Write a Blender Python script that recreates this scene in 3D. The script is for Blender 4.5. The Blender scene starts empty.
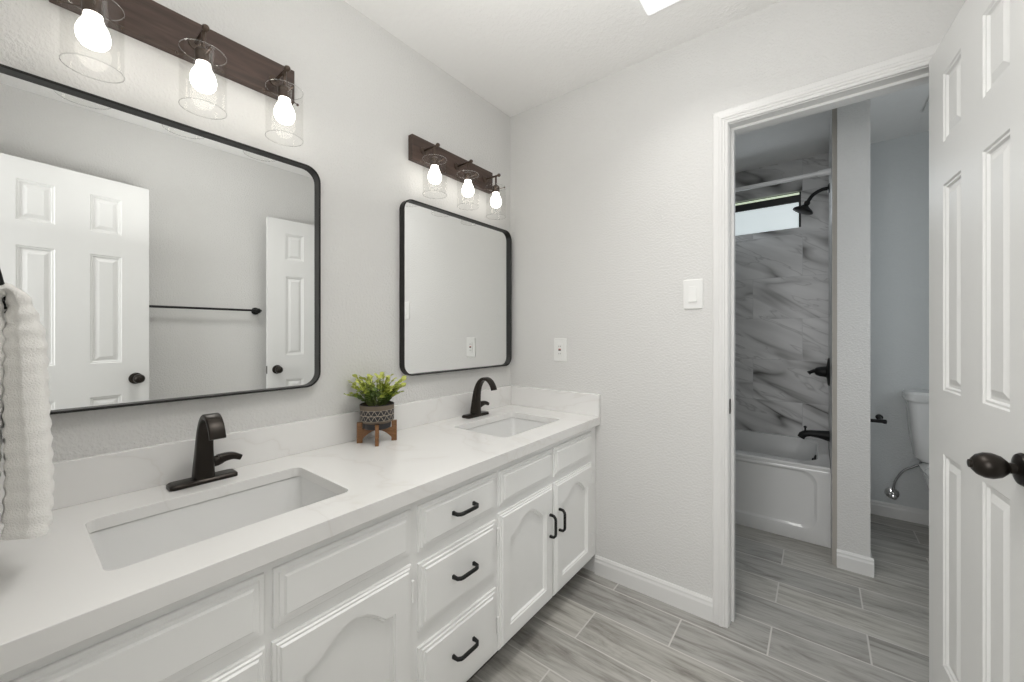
import bpy, bmesh, math, random
from mathutils import Vector, Matrix
PI = math.pi
random.seed(7)
SC = bpy.context.scene
COL = SC.collection

# ------------------------------------------------------------------ camera, world, lights, exposure
cam_d = bpy.data.cameras.new('camera')
cam = bpy.data.objects.new('camera', cam_d)
COL.objects.link(cam)
cam.location = (1.41513, -1.79973, 1.19277)
cam.rotation_euler = (PI / 2, 0, math.radians(37.930757))
cam_d.sensor_fit = 'HORIZONTAL'
cam_d.sensor_width = 36.0
cam_d.lens = 393.0656 / 1024 * 36.0
cam_d.shift_y = -(341.0 - 333.139) / 1024
cam_d.clip_start = 0.01
SC.camera = cam

SC.view_settings.view_transform = 'Standard'
SC.view_settings.look = 'None'
SC.view_settings.exposure = 0.10
SC.view_settings.gamma = 1.0
SC.view_settings.use_curve_mapping = False

world = bpy.data.worlds.new('world')
SC.world = world
world.use_nodes = True
wbg = world.node_tree.nodes['Background']
wbg.inputs['Color'].default_value = (0.82, 0.92, 1.0, 1)
wbg.inputs['Strength'].default_value = 1.0

def area_light(name, loc, rot, sx, sy, power, color, spread=180):
    d = bpy.data.lights.new(name, 'AREA')
    d.shape = 'RECTANGLE'
    d.size, d.size_y = sx, sy
    d.energy = power
    d.color = color
    d.spread = math.radians(spread)
    o = bpy.data.objects.new(name, d)
    COL.objects.link(o)
    o.location = loc
    o.rotation_euler = rot
    return o

# added fill light behind the camera, shining in through the open entry door
area_light('entry_fill', (1.22, -2.85, 1.55), (PI / 2 - 0.10, 0, 0), 0.9, 1.4, 25.0, (0.985, 0.99, 1.0))
# added fill in mid-room, aimed up to bounce off the ceiling
area_light('ceiling_bounce_fill', (0.95, -1.20, 1.70), (PI, 0, 0), 0.5, 0.4, 6.5, (1.0, 0.99, 0.97))
# the square ceiling light of the vanity room
area_light('ceiling_light_glow', (1.04, -0.41, 2.405), (0, 0, 0), 0.26, 0.26, 1.5, (1.0, 0.985, 0.955), 115)
# added downward fill below the ceiling, nearer the entry; no fixture there
area_light('overhead_fill', (0.95, -1.10, 2.43), (0, 0, 0), 0.4, 0.4, 4.6, (1.0, 0.985, 0.955), 130)
# daylight from the small window over the tub
area_light('window_daylight', (1.02, 1.66, 2.09), (-PI / 2 + 0.5, 0, 0), 0.5, 0.2, 1.2, (0.86, 0.94, 1.0))
# added soft cool fill at the far side of the toilet room
area_light('toilet_room_fill', (2.42, 0.52, 1.50), (0, PI / 2, 0), 0.9, 0.6, 4.2, (0.88, 0.95, 1.0))

# ------------------------------------------------------------------ materials
def new_mat(name):
    m = bpy.data.materials.new(name)
    m.use_nodes = True
    nt = m.node_tree
    return m, nt, nt.nodes['Principled BSDF']

def N(nt, kind, **kw):
    n = nt.nodes.new(kind)
    for k, v in kw.items():
        setattr(n, k, v)
    return n

def setin(n, **kw):
    for k, v in kw.items():
        n.inputs[k.replace('_', ' ')].default_value = v

def plain(name, col, rough=0.5, metal=0.0, bump=None, spec=0.5, coat=0.0):
    m, nt, p = new_mat(name)
    p.inputs['Base Color'].default_value = (*col, 1)
    p.inputs['Roughness'].default_value = rough
    p.inputs['Metallic'].default_value = metal
    p.inputs['Specular IOR Level'].default_value = spec
    p.inputs['Coat Weight'].default_value = coat
    if bump:
        sc, dist, det = bump
        tc = N(nt, 'ShaderNodeTexCoord')
        nz = N(nt, 'ShaderNodeTexNoise')
        setin(nz, Scale=sc, Detail=det)
        b = N(nt, 'ShaderNodeBump')
        setin(b, Strength=1.0, Distance=dist)
        nt.links.new(tc.outputs['Object'], nz.inputs['Vector'])
        nt.links.new(nz.outputs['Fac'], b.inputs['Height'])
        nt.links.new(b.outputs['Normal'], p.inputs['Normal'])
    return m

def ramp(nt, stops, interp='LINEAR'):
    r = N(nt, 'ShaderNodeValToRGB')
    cr = r.color_ramp
    cr.interpolation = interp
    while len(cr.elements) < len(stops):
        cr.elements.new(0.5)
    for e, (pos, c) in zip(cr.elements, stops):
        e.position = pos
        e.color = (*c, 1) if len(c) == 3 else c
    return r

def mat_wall(name, col, scale=120, dist=0.0013):
    m, nt, p = new_mat(name)
    setin(p, Roughness=0.7)
    p.inputs['Base Color'].default_value = (*col, 1)
    tc = N(nt, 'ShaderNodeTexCoord')
    n1 = N(nt, 'ShaderNodeTexNoise')
    setin(n1, Scale=scale, Detail=3.0, Roughness=0.55)
    r = ramp(nt, [(0.40, (0, 0, 0)), (0.68, (1, 1, 1))])
    b = N(nt, 'ShaderNodeBump')
    setin(b, Strength=0.75, Distance=dist)
    L = nt.links.new
    L(tc.outputs['Object'], n1.inputs['Vector'])
    L(n1.outputs['Fac'], r.inputs['Fac'])
    L(r.outputs['Color'], b.inputs['Height'])
    L(b.outputs['Normal'], p.inputs['Normal'])
    return m

def mat_floor():
    m, nt, p = new_mat('grey_wood_look_tile')
    L = nt.links.new
    W = 0.602
    tc = N(nt, 'ShaderNodeTexCoord')
    mp = N(nt, 'ShaderNodeMapping')
    mp.inputs['Location'].default_value = (-0.664 + 0.5 * W, 0.0725, 0)
    L(tc.outputs['Object'], mp.inputs['Vector'])
    br = N(nt, 'ShaderNodeTexBrick')
    br.offset = 0.5
    br.offset_frequency = 2
    setin(br, Scale=1.0, Mortar_Size=0.0030, Mortar_Smooth=0.1, Bias=0.0, Brick_Width=W, Row_Height=0.1815)
    br.inputs['Color1'].default_value = (0, 0, 0, 1)
    br.inputs['Color2'].default_value = (1, 1, 1, 1)
    br.inputs['Mortar'].default_value = (0.5, 0.5, 0.5, 1)
    L(mp.outputs['Vector'], br.inputs['Vector'])
    sep = N(nt, 'ShaderNodeSeparateColor')
    L(br.outputs['Color'], sep.inputs['Color'])
    wv = N(nt, 'ShaderNodeMath', operation='MULTIPLY')
    wv.inputs[1].default_value = 37.0
    L(sep.outputs['Red'], wv.inputs[0])
    st = N(nt, 'ShaderNodeMapping')
    st.inputs['Scale'].default_value = (1.5, 9.0, 1.0)
    L(tc.outputs['Object'], st.inputs['Vector'])
    g1 = N(nt, 'ShaderNodeTexNoise', noise_dimensions='4D')
    setin(g1, Scale=1.5, Detail=6.0, Roughness=0.66, Distortion=1.6)
    L(st.outputs['Vector'], g1.inputs['Vector'])
    L(wv.outputs[0], g1.inputs['W'])
    st2 = N(nt, 'ShaderNodeMapping')
    st2.inputs['Scale'].default_value = (4.0, 75.0, 1.0)
    L(tc.outputs['Object'], st2.inputs['Vector'])
    g2 = N(nt, 'ShaderNodeTexNoise', noise_dimensions='4D')
    setin(g2, Scale=1.0, Detail=4.0, Roughness=0.6, Distortion=0.6)
    L(st2.outputs['Vector'], g2.inputs['Vector'])
    L(wv.outputs[0], g2.inputs['W'])
    r1 = ramp(nt, [(0.27, (0.18, 0.168, 0.150)), (0.40, (0.335, 0.322, 0.296)), (0.52, (0.465, 0.455, 0.425)), (0.75, (0.56, 0.55, 0.52))])
    L(g1.outputs['Fac'], r1.inputs['Fac'])
    r2 = ramp(nt, [(0.3, (0.66, 0.655, 0.64)), (0.52, (1, 1, 1)), (0.8, (1.08, 1.08, 1.08))])
    L(g2.outputs['Fac'], r2.inputs['Fac'])
    mx = N(nt, 'ShaderNodeMix', data_type='RGBA', blend_type='MULTIPLY')
    mx.inputs['Factor'].default_value = 0.85
    L(r1.outputs['Color'], mx.inputs['A'])
    L(r2.outputs['Color'], mx.inputs['B'])
    tone = ramp(nt, [(0.0, (0.86, 0.86, 0.87)), (1.0, (1.12, 1.11, 1.09))])
    L(sep.outputs['Red'], tone.inputs['Fac'])
    mt = N(nt, 'ShaderNodeMix', data_type='RGBA', blend_type='MULTIPLY')
    mt.inputs['Factor'].default_value = 1.0
    L(mx.outputs['Result'], mt.inputs['A'])
    L(tone.outputs['Color'], mt.inputs['B'])
    mg = N(nt, 'ShaderNodeMix', data_type='RGBA')
    L(br.outputs['Fac'], mg.inputs['Factor'])
    L(mt.outputs['Result'], mg.inputs['A'])
    mg.inputs['B'].default_value = (0.62, 0.60, 0.57, 1)
    L(mg.outputs['Result'], p.inputs['Base Color'])
    setin(p, Roughness=0.38)
    inv = N(nt, 'ShaderNodeMath', operation='SUBTRACT')
    inv.inputs[0].default_value = 1.0
    L(br.outputs['Fac'], inv.inputs[1])
    b = N(nt, 'ShaderNodeBump')
    setin(b, Strength=0.5, Distance=0.0012)
    L(inv.outputs[0], b.inputs['Height'])
    L(b.outputs['Normal'], p.inputs['Normal'])
    return m

def mat_marble_tile():
    m, nt, p = new_mat('white_marble_tile')
    L = nt.links.new
    tc = N(nt, 'ShaderNodeTexCoord')
    sx = N(nt, 'ShaderNodeSeparateXYZ')
    L(tc.outputs['Object'], sx.inputs[0])
    ad = N(nt, 'ShaderNodeMath', operation='SUBTRACT')
    L(sx.outputs['X'], ad.inputs[0])
    L(sx.outputs['Y'], ad.inputs[1])
    cb = N(nt, 'ShaderNodeCombineXYZ')
    L(ad.outputs[0], cb.inputs['X'])
    L(sx.outputs['Z'], cb.inputs['Y'])
    mp = N(nt, 'ShaderNodeMapping')
    mp.inputs['Location'].default_value = (-1.325 + 1.71, -0.08, 0)
    L(cb.outputs[0], mp.inputs['Vector'])
    br = N(nt, 'ShaderNodeTexBrick')
    br.offset = 0.5
    setin(br, Scale=1.0, Mortar_Size=0.0013, Mortar_Smooth=0.0, Bias=0.0, Brick_Width=0.61, Row_Height=0.305)
    br.inputs['Color1'].default_value = (0, 0, 0, 1)
    br.inputs['Color2'].default_value = (1, 1, 1, 1)
    L(mp.outputs['Vector'], br.inputs['Vector'])
    sep = N(nt, 'ShaderNodeSeparateColor')
    L(br.outputs['Color'], sep.inputs['Color'])
    wv = N(nt, 'ShaderNodeMath', operation='MULTIPLY')
    wv.inputs[1].default_value = 23.0
    L(sep.outputs['Red'], wv.inputs[0])
    rot = N(nt, 'ShaderNodeMapping')
    rot0 = N(nt, 'ShaderNodeMapping')
    rot0.inputs['Rotation'].default_value = (0, 0, math.radians(24))
    L(cb.outputs[0], rot0.inputs['Vector'])
    rot.inputs['Scale'].default_value = (1.0, 4.2, 1)
    L(rot0.outputs['Vector'], rot.inputs['Vector'])
    def vein(scale, dist, width, det):
        nz = N(nt, 'ShaderNodeTexNoise', noise_dimensions='4D')
        setin(nz, Scale=scale, Detail=det, Roughness=0.55, Distortion=dist)
        L(rot.outputs['Vector'], nz.inputs['Vector'])
        L(wv.outputs[0], nz.inputs['W'])
        s = N(nt, 'ShaderNodeMath', operation='SUBTRACT')
        s.inputs[1].default_value = 0.5
        L(nz.outputs['Fac'], s.inputs[0])
        a = N(nt, 'ShaderNodeMath', operation='ABSOLUTE')
        L(s.outputs[0], a.inputs[0])
        r = ramp(nt, [(0.0, (1, 1, 1)), (width * 0.35, (0.45, 0.45, 0.45)), (width, (0, 0, 0))])
        L(a.outputs[0], r.inputs['Fac'])
        return r.outputs['Color']
    v1 = vein(1.0, 0.45, 0.070, 2.5)
    v2 = vein(2.0, 0.6, 0.03, 3.0)
    msk = N(nt, 'ShaderNodeTexNoise', noise_dimensions='4D')
    setin(msk, Scale=1.3, Detail=2.0)
    L(rot.outputs['Vector'], msk.inputs['Vector'])
    L(wv.outputs[0], msk.inputs['W'])
    mr = ramp(nt, [(0.42, (0.12, 0.12, 0.12)), (0.62, (1, 1, 1))])
    L(msk.outputs['Fac'], mr.inputs['Fac'])
    mm = N(nt, 'ShaderNodeMath', operation='MULTIPLY')
    L(v1, mm.inputs[0])
    L(mr.outputs['Color'], mm.inputs[1])
    m2 = N(nt, 'ShaderNodeMath', operation='MULTIPLY')
    L(v2, m2.inputs[0])
    m2.inputs[1].default_value = 0.35
    mxv = N(nt, 'ShaderNodeMath', operation='MAXIMUM')
    L(mm.outputs[0], mxv.inputs[0])
    L(m2.outputs[0], mxv.inputs[1])
    cl = N(nt, 'ShaderNodeTexNoise')
    setin(cl, Scale=2.2, Detail=3.0)
    L(rot.outputs['Vector'], cl.inputs['Vector'])
    base = ramp(nt, [(0.3, (0.67, 0.665, 0.66)), (0.6, (0.81, 0.805, 0.80))])
    L(cl.outputs['Fac'], base.inputs['Fac'])
    mx = N(nt, 'ShaderNodeMix', data_type='RGBA')
    L(mxv.outputs[0], mx.inputs['Factor'])
    L(base.outputs['Color'], mx.inputs['A'])
    mx.inputs['B'].default_value = (0.10, 0.095, 0.09, 1)
    mg = N(nt, 'ShaderNodeMix', data_type='RGBA')
    L(br.outputs['Fac'], mg.inputs['Factor'])
    L(mx.outputs['Result'], mg.inputs['A'])
    mg.inputs['B'].default_value = (0.60, 0.60, 0.60, 1)
    L(mg.outputs['Result'], p.inputs['Base Color'])
    setin(p, Roughness=0.30)
    p.inputs['Specular IOR Level'].default_value = 0.3
    return m

def mat_quartz():
    m, nt, p = new_mat('white_quartz')
    L = nt.links.new
    tc = N(nt, 'ShaderNodeTexCoord')
    mp = N(nt, 'ShaderNodeMapping')
    mp.inputs['Rotation'].default_value = (0.2, 0.5, 0.6)
    mp.inputs['Scale'].default_value = (1.0, 1.6, 2.2)
    L(tc.outputs['Object'], mp.inputs['Vector'])
    nz = N(nt, 'ShaderNodeTexNoise')
    setin(nz, Scale=1.3, Detail=4.0, Roughness=0.55, Distortion=0.7)
    L(mp.outputs['Vector'], nz.inputs['Vector'])
    s = N(nt, 'ShaderNodeMath', operation='SUBTRACT')
    s.inputs[1].default_value = 0.5
    L(nz.outputs['Fac'], s.inputs[0])
    a = N(nt, 'ShaderNodeMath', operation='ABSOLUTE')
    L(s.outputs[0], a.inputs[0])
    r = ramp(nt, [(0.0, (0.80, 0.785, 0.76)), (0.010, (0.835, 0.825, 0.81)), (0.04, (0.85, 0.842, 0.825))])
    L(a.outputs[0], r.inputs['Fac'])
    L(r.outputs['Color'], p.inputs['Base Color'])
    setin(p, Roughness=0.2)
    return m

def mat_wood(name, c0, c1, axis_scale, rough=0.45):
    m, nt, p = new_mat(name)
    L = nt.links.new
    tc = N(nt, 'ShaderNodeTexCoord')
    mp = N(nt, 'ShaderNodeMapping')
    mp.inputs['Scale'].default_value = axis_scale
    L(tc.outputs['Object'], mp.inputs['Vector'])
    nz = N(nt, 'ShaderNodeTexNoise')
    setin(nz, Scale=4.0, Detail=5.0, Roughness=0.6, Distortion=0.6)
    L(mp.outputs['Vector'], nz.inputs['Vector'])
    r = ramp(nt, [(0.3, c0), (0.7, c1)])
    L(nz.outputs['Fac'], r.inputs['Fac'])
    L(r.outputs['Color'], p.inputs['Base Color'])
    setin(p, Roughness=rough)
    return m

def mat_glass_thin(name='clear_shade_glass', base=0.012):
    m, nt, p = new_mat(name)
    L = nt.links.new
    nt.nodes.remove(p)
    out = nt.nodes['Material Output']
    lw = N(nt, 'ShaderNodeLayerWeight')
    setin(lw, Blend=0.18)
    r = ramp(nt, [(0.0, (base,) * 3), (0.6, (base + 0.018,) * 3), (0.9, (base + 0.148,) * 3), (1.0, (0.55, 0.55, 0.55))])
    L(lw.outputs['Facing'], r.inputs['Fac'])
    tr = N(nt, 'ShaderNodeBsdfTransparent')
    tr.inputs['Color'].default_value = (0.985, 0.985, 0.982, 1)
    gl = N(nt, 'ShaderNodeBsdfGlossy')
    setin(gl, Roughness=0.03)
    mx = N(nt, 'ShaderNodeMixShader')
    L(r.outputs['Color'], mx.inputs['Fac'])
    L(tr.outputs[0], mx.inputs[1])
    L(gl.outputs[0], mx.inputs[2])
    L(mx.outputs[0], out.inputs['Surface'])
    return m

def mat_emit(name, col, strength):
    m, nt, p = new_mat(name)
    p.inputs['Base Color'].default_value = (0.8, 0.8, 0.8, 1)
    p.inputs['Emission Color'].default_value = (*col, 1)
    p.inputs['Emission Strength'].default_value = strength
    setin(p, Roughness=0.3)
    return m

def mat_pot():
    # woven-looking band of triangles between two tan stripes, charcoal elsewhere; UV.x counts the repeats, UV.y is height 0..1
    m, nt, p = new_mat('patterned_pot')
    L = nt.links.new
    uv = N(nt, 'ShaderNodeUVMap')
    sp = N(nt, 'ShaderNodeSeparateXYZ')
    L(uv.outputs['UV'], sp.inputs[0])
    def mth(op, a, b=None):
        n = N(nt, 'ShaderNodeMath', operation=op)
        for i, v in enumerate((a, b)):
            if v is None:
                continue
            if isinstance(v, (int, float)):
                n.inputs[i].default_value = v
            else:
                L(v, n.inputs[i])
        return n.outputs[0]
    U, V = sp.outputs['X'], sp.outputs['Y']
    band = mth('MULTIPLY', mth('GREATER_THAN', V, 0.36), mth('LESS_THAN', V, 0.80))
    s = mth('DIVIDE', mth('SUBTRACT', V, 0.36), 0.22)
    row = mth('FRACT', s)
    tri = mth('ABSOLUTE', mth('SUBTRACT', mth('FRACT', U), 0.5))          # 0..0.5
    tri2 = mth('MULTIPLY', tri, 2.0)
    d = mth('ABSOLUTE', mth('SUBTRACT', tri2, row))
    line = mth('LESS_THAN', d, 0.10)
    edge = mth('GREATER_THAN', mth('ABSOLUTE', mth('SUBTRACT', row, 0.5)), 0.44)
    light = mth('MULTIPLY', band, mth('MAXIMUM', line, edge))
    tan1 = mth('MULTIPLY', mth('GREATER_THAN', V, 0.80), mth('LESS_THAN', V, 0.98))
    tan2 = mth('MULTIPLY', mth('GREATER_THAN', V, 0.24), mth('LESS_THAN', V, 0.36))
    tan = mth('MAXIMUM', tan1, tan2)
    a = N(nt, 'ShaderNodeMix', data_type='RGBA')
    a.inputs['A'].default_value = (0.035, 0.033, 0.036, 1)
    a.inputs['B'].default_value = (0.16, 0.125, 0.092, 1)
    L(tan, a.inputs['Factor'])
    b = N(nt, 'ShaderNodeMix', data_type='RGBA')
    L(light, b.inputs['Factor'])
    L(a.outputs['Result'], b.inputs['A'])
    b.inputs['B'].default_value = (0.40, 0.35, 0.28, 1)
    L(b.outputs['Result'], p.inputs['Base Color'])
    setin(p, Roughness=0.7)
    return m

def mat_leaf():
    m, nt, p = new_mat('plant_leaf')
    L = nt.links.new
    at = N(nt, 'ShaderNodeAttribute', attribute_name='tint')
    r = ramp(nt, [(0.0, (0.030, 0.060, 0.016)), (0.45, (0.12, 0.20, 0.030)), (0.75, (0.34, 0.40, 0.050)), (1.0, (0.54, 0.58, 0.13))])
    L(at.outputs['Fac'], r.inputs['Fac'])
    L(r.outputs['Color'], p.inputs['Base Color'])
    setin(p, Roughness=0.45)
    return m

def mat_towel():
    m, nt, p = new_mat('white_towel')
    L = nt.links.new
    p.inputs['Base Color'].default_value = (0.90, 0.885, 0.85, 1)
    setin(p, Roughness=0.95)
    p.inputs['Sheen Weight'].default_value = 0.3
    tc = N(nt, 'ShaderNodeTexCoord')
    n = N(nt, 'ShaderNodeTexNoise')
    setin(n, Scale=420.0, Detail=3.0)
    b = N(nt, 'ShaderNodeBump')
    setin(b, Strength=0.6, Distance=0.003)
    L(tc.outputs['Object'], n.inputs['Vector'])
    L(n.outputs['Fac'], b.inputs['Height'])
    L(b.outputs['Normal'], p.inputs['Normal'])
    return m

M = dict(
    wall=mat_wall('warm_white_wall_paint', (0.728, 0.722, 0.705)),
    ceiling=mat_wall('ceiling_paint', (0.90, 0.892, 0.875), 70, 0.0012),
    bluewall=mat_wall('pale_grey_wall_paint', (0.70, 0.72, 0.72)),
    floor=mat_floor(),
    marble=mat_marble_tile(),
    quartz=mat_quartz(),
    trim=plain('white_trim_paint', (0.79, 0.785, 0.77), 0.35),
    door=plain('white_door_paint', (0.82, 0.82, 0.805), 0.45),
    cabinet=plain('white_cabinet_paint', (0.92, 0.92, 0.905), 0.34),
    shadow=plain('toe_kick_shade', (0.05, 0.044, 0.038), 0.6),  # near-black colour stands in for the deep shade under the cabinet
    black=plain('matte_black_metal', (0.010, 0.010, 0.010), 0.45, 0.0, spec=0.3),
    frame=plain('black_mirror_frame', (0.012, 0.0115, 0.011), 0.42, 0.0, spec=0.35),
    bronze=plain('oil_rubbed_bronze', (0.030, 0.025, 0.021), 0.33, 0.75, bump=(60, 0.0002, 2)),
    mirror=plain('mirror_silver', (0.90, 0.91, 0.905), 0.0, 1.0),
    china=plain('white_porcelain', (0.83, 0.83, 0.82), 0.12, coat=0.3),
    tub=plain('white_tub_enamel', (0.78, 0.78, 0.77), 0.18, coat=0.3),
    plastic=plain('white_plastic', (0.84, 0.84, 0.82), 0.35),
    slot=plain('dark_slot', (0.02, 0.02, 0.02), 0.6),
    red=plain('red_button', (0.45, 0.08, 0.05), 0.5),
    chrome=plain('chrome', (0.75, 0.75, 0.75), 0.15, 1.0),
    steel=plain('braided_steel', (0.32, 0.32, 0.32), 0.4, 0.8),
    sconcewood=mat_wood('dark_brown_wood', (0.040, 0.024, 0.018), (0.090, 0.056, 0.043), (40, 1.5, 14), 0.5),
    sconcemetal=plain('dark_bronze_metal', (0.10, 0.075, 0.06), 0.3, 0.8),
    standwood=mat_wood('walnut_wood', (0.15, 0.062, 0.018), (0.27, 0.125, 0.042), (10, 10, 60), 0.4),
    glass=mat_glass_thin(),
    glassrim=mat_glass_thin('glass_rim', 0.30),
    bulb=mat_emit('bulb_glow', (1.0, 0.96, 0.89), 5.4),
    ledlens=mat_emit('ceiling_light_lens', (0.98, 1.0, 1.0), 0.55),
    pane=mat_emit('frosted_daylight_pane', (0.76, 0.86, 0.88), 0.60),
    greenpane=mat_emit('daylight_slit_pane', (0.66, 0.78, 0.55), 0.7),
    windark=plain('dark_window_frame', (0.045, 0.045, 0.045), 0.45),
    pot=mat_pot(),
    leaf=mat_leaf(),
    soil=plain('dark_soil', (0.02, 0.016, 0.012), 0.95),
    towel=mat_towel(),
    caulk=plain('beige_caulk', (0.45, 0.425, 0.385), 0.5),
    whiterod=plain('white_rod_enamel', (0.85, 0.85, 0.85), 0.3),
)

# ------------------------------------------------------------------ object helpers
WORLD = {}          # object name -> world matrix (so that mesh code can stay in room coordinates)

def wmat(o):
    return WORLD[o.name]

def register(o, parent=None):
    COL.objects.link(o)
    base = Matrix.LocRotScale(o.location, o.rotation_euler, None)
    if parent is not None:
        o.parent = parent
        WORLD[o.name] = wmat(parent) @ base
    else:
        WORLD[o.name] = base
    return o

def tag(o, label=None, cat=None, group=None, kind=None):
    if label: o['label'] = label
    if cat: o['category'] = cat
    if group: o['group'] = group
    if kind: o['kind'] = kind
    return o

def thing(name, label, cat, loc, group=None, rot=(0, 0, 0), kind=None):
    o = bpy.data.objects.new(name, None)
    o.empty_display_size = 0.05
    o.location = loc
    o.rotation_euler = rot
    register(o)
    return tag(o, label, cat, group, kind)

def obj(name, bm, mat, parent=None, smooth=False, origin=None, local=False, bevel=0.0, label=None):
    """Link bm as ONE mesh object. bm is in room coordinates unless local=True."""
    bmesh.ops.remove_doubles(bm, verts=bm.verts[:], dist=1e-5)
    bmesh.ops.recalc_face_normals(bm, faces=bm.faces[:])
    me = bpy.data.meshes.new(name)
    if not local:
        if parent is not None:
            bm.transform(wmat(parent).inverted())
        elif origin is not None:
            bm.transform(Matrix.Translation(-Vector(origin)))
    bm.to_mesh(me)
    bm.free()
    mats = mat if isinstance(mat, (list, tuple)) else [mat]
    for m_ in mats:
        me.materials.append(m_)
    if smooth:
        ang = math.radians(smooth if smooth is not True else 40)
        me.polygons.foreach_set('use_smooth', [True] * len(me.polygons))
        me.set_sharp_from_angle(angle=ang)
    o = bpy.data.objects.new(name, me)
    if parent is None and origin is not None:
        o.location = origin
    register(o, parent)
    if bevel:
        md = o.modifiers.new('edge', 'BEVEL')
        md.width = bevel
        md.segments = 2
        md.limit_method = 'ANGLE'
        md.angle_limit = math.radians(35)
    if label: o['label'] = label
    return o

def BM():
    return bmesh.new()

def box(bm, x0, x1, y0, y1, z0, z1):
    v = [bm.verts.new((x, y, z)) for x in (x0, x1) for y in (y0, y1) for z in (z0, z1)]
    for f in ((0, 1, 3, 2), (4, 6, 7, 5), (0, 4, 5, 1), (2, 3, 7, 6), (0, 2, 6, 4), (1, 5, 7, 3)):
        bm.faces.new([v[i] for i in f])
    return bm

def loft(bm, rings, cap0=True, cap1=True, closed=True):
    vs = [[bm.verts.new(p) for p in r] for r in rings]
    n = len(vs[0])
    for a, b in zip(vs[:-1], vs[1:]):
        for i in range(n if closed else n - 1):
            j = (i + 1) % n
            bm.faces.new((a[i], a[j], b[j], b[i]))
    if cap0: bm.faces.new(list(reversed(vs[0])))
    if cap1: bm.faces.new(vs[-1])
    return vs

def circ(c, r, n, ax_u, ax_v, ru=None):
    c, u, v = Vector(c), Vector(ax_u), Vector(ax_v)
    ru = r if ru is None else ru
    return [c + u * (ru * math.cos(2 * PI * i / n)) + v * (r * math.sin(2 * PI * i / n)) for i in range(n)]

def frame_of(d):
    d = Vector(d).normalized()
    up = Vector((0, 0, 1)) if abs(d.z) < 0.95 else Vector((0, 1, 0))
    u = d.cross(up).normalized()
    return u, u.cross(d).normalized()

def lathe(bm, base, axis, prof, n=24, cap0=True, cap1=True):
    """prof: list of (radius, distance along axis)."""
    a = Vector(axis).normalized()
    u, v = frame_of(a)
    loft(bm, [circ(Vector(base) + a * t, max(r, 1e-4), n, u, v) for r, t in prof], cap0, cap1)
    return bm

def tube(bm, pts, r, n=12, cap=True):
    pts = [Vector(p) for p in pts]
    rs = r if isinstance(r, (list, tuple)) else [r] * len(pts)
    rings = []
    pu = None
    for i, p in enumerate(pts):
        d = (pts[min(i + 1, len(pts) - 1)] - pts[max(i - 1, 0)]).normalized()
        u, v = frame_of(d)
        if pu is not None:
            u = (pu - d * pu.dot(d)).normalized()
            v = u.cross(d).normalized()
        pu = u
        rings.append(circ(p, rs[i], n, u, v))
    loft(bm, rings, cap, cap)
    return bm

def smooth_path(pts, k=6):
    """Catmull-Rom through the points."""
    P = [Vector(p) for p in pts]
    P = [2 * P[0] - P[1]] + P + [2 * P[-1] - P[-2]]
    out = []
    for i in range(1, len(P) - 2):
        for j in range(k):
            t = j / k
            a, b, c, d = P[i - 1], P[i], P[i + 1], P[i + 2]
            out.append(0.5 * ((2 * b) + (c - a) * t + (2 * a - 5 * b + 4 * c - d) * t * t + (3 * b - a - 3 * c + d) * t ** 3))
    out.append(P[-2])
    return out

def torus(bm, c, R, r, u, v, n=40, k=10):
    c, u, v = Vector(c), Vector(u).normalized(), Vector(v).normalized()
    w = u.cross(v)
    rings = []
    for i in range(n):
        a = 2 * PI * i / n
        d = u * math.cos(a) + v * math.sin(a)
        rings.append([c + d * (R + r * math.cos(2 * PI * j / k)) + w * (r * math.sin(2 * PI * j / k)) for j in range(k)])
    rings.append(rings[0])
    loft(bm, rings, False, False)
    return bm

def rrect(x0, x1, y0, y1, r, k=5):
    """Rounded rectangle outline (counter-clockwise 2-D points)."""
    out = []
    for cx, cy, a0 in ((x1 - r, y1 - r, 0), (x0 + r, y1 - r, 90), (x0 + r, y0 + r, 180), (x1 - r, y0 + r, 270)):
        for i in range(k + 1):
            a = math.radians(a0 + 90 * i / k)
            out.append((cx + r * math.cos(a), cy + r * math.sin(a)))
    return out

def slab_holes(bm, axis, p0, p1, a0, a1, b0, b1, holes=()):
    """Slab between p0 and p1 on an axis ('x','y','z') with rectangular openings, no inner faces."""
    A = sorted({a0, a1, *[h[0] for h in holes], *[h[1] for h in holes]})
    B = sorted({b0, b1, *[h[2] for h in holes], *[h[3] for h in holes]})
    def P(p, a, b):
        return {'x': (p, a, b), 'y': (a, p, b), 'z': (a, b, p)}[axis]
    def solid(i, j):
        if not (0 <= i < len(A) - 1 and 0 <= j < len(B) - 1):
            return False
        ca, cb = (A[i] + A[i + 1]) / 2, (B[j] + B[j + 1]) / 2
        return not any(h[0] < ca < h[1] and h[2] < cb < h[3] for h in holes)
    def quad(*pts):
        bm.faces.new([bm.verts.new(q) for q in pts])
    for i in range(len(A) - 1):
        for j in range(len(B) - 1):
            if not solid(i, j):
                continue
            x0, x1, y0, y1 = A[i], A[i + 1], B[j], B[j + 1]
            quad(P(p0, x0, y0), P(p0, x1, y0), P(p0, x1, y1), P(p0, x0, y1))
            quad(P(p1, x0, y0), P(p1, x1, y0), P(p1, x1, y1), P(p1, x0, y1))
            for (di, dj, e0, e1) in ((-1, 0, (x0, y0), (x0, y1)), (1, 0, (x1, y0), (x1, y1)), (0, -1, (x0, y0), (x1, y0)), (0, 1, (x0, y1), (x1, y1))):
                if not solid(i + di, j + dj):
                    quad(P(p0, *e0), P(p0, *e1), P(p1, *e1), P(p1, *e0))
    return bm

def struct(name, bm, mat, label, cat, **kw):
    o = obj(name, bm, mat, **kw)
    return tag(o, label, cat, kind='structure')

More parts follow.
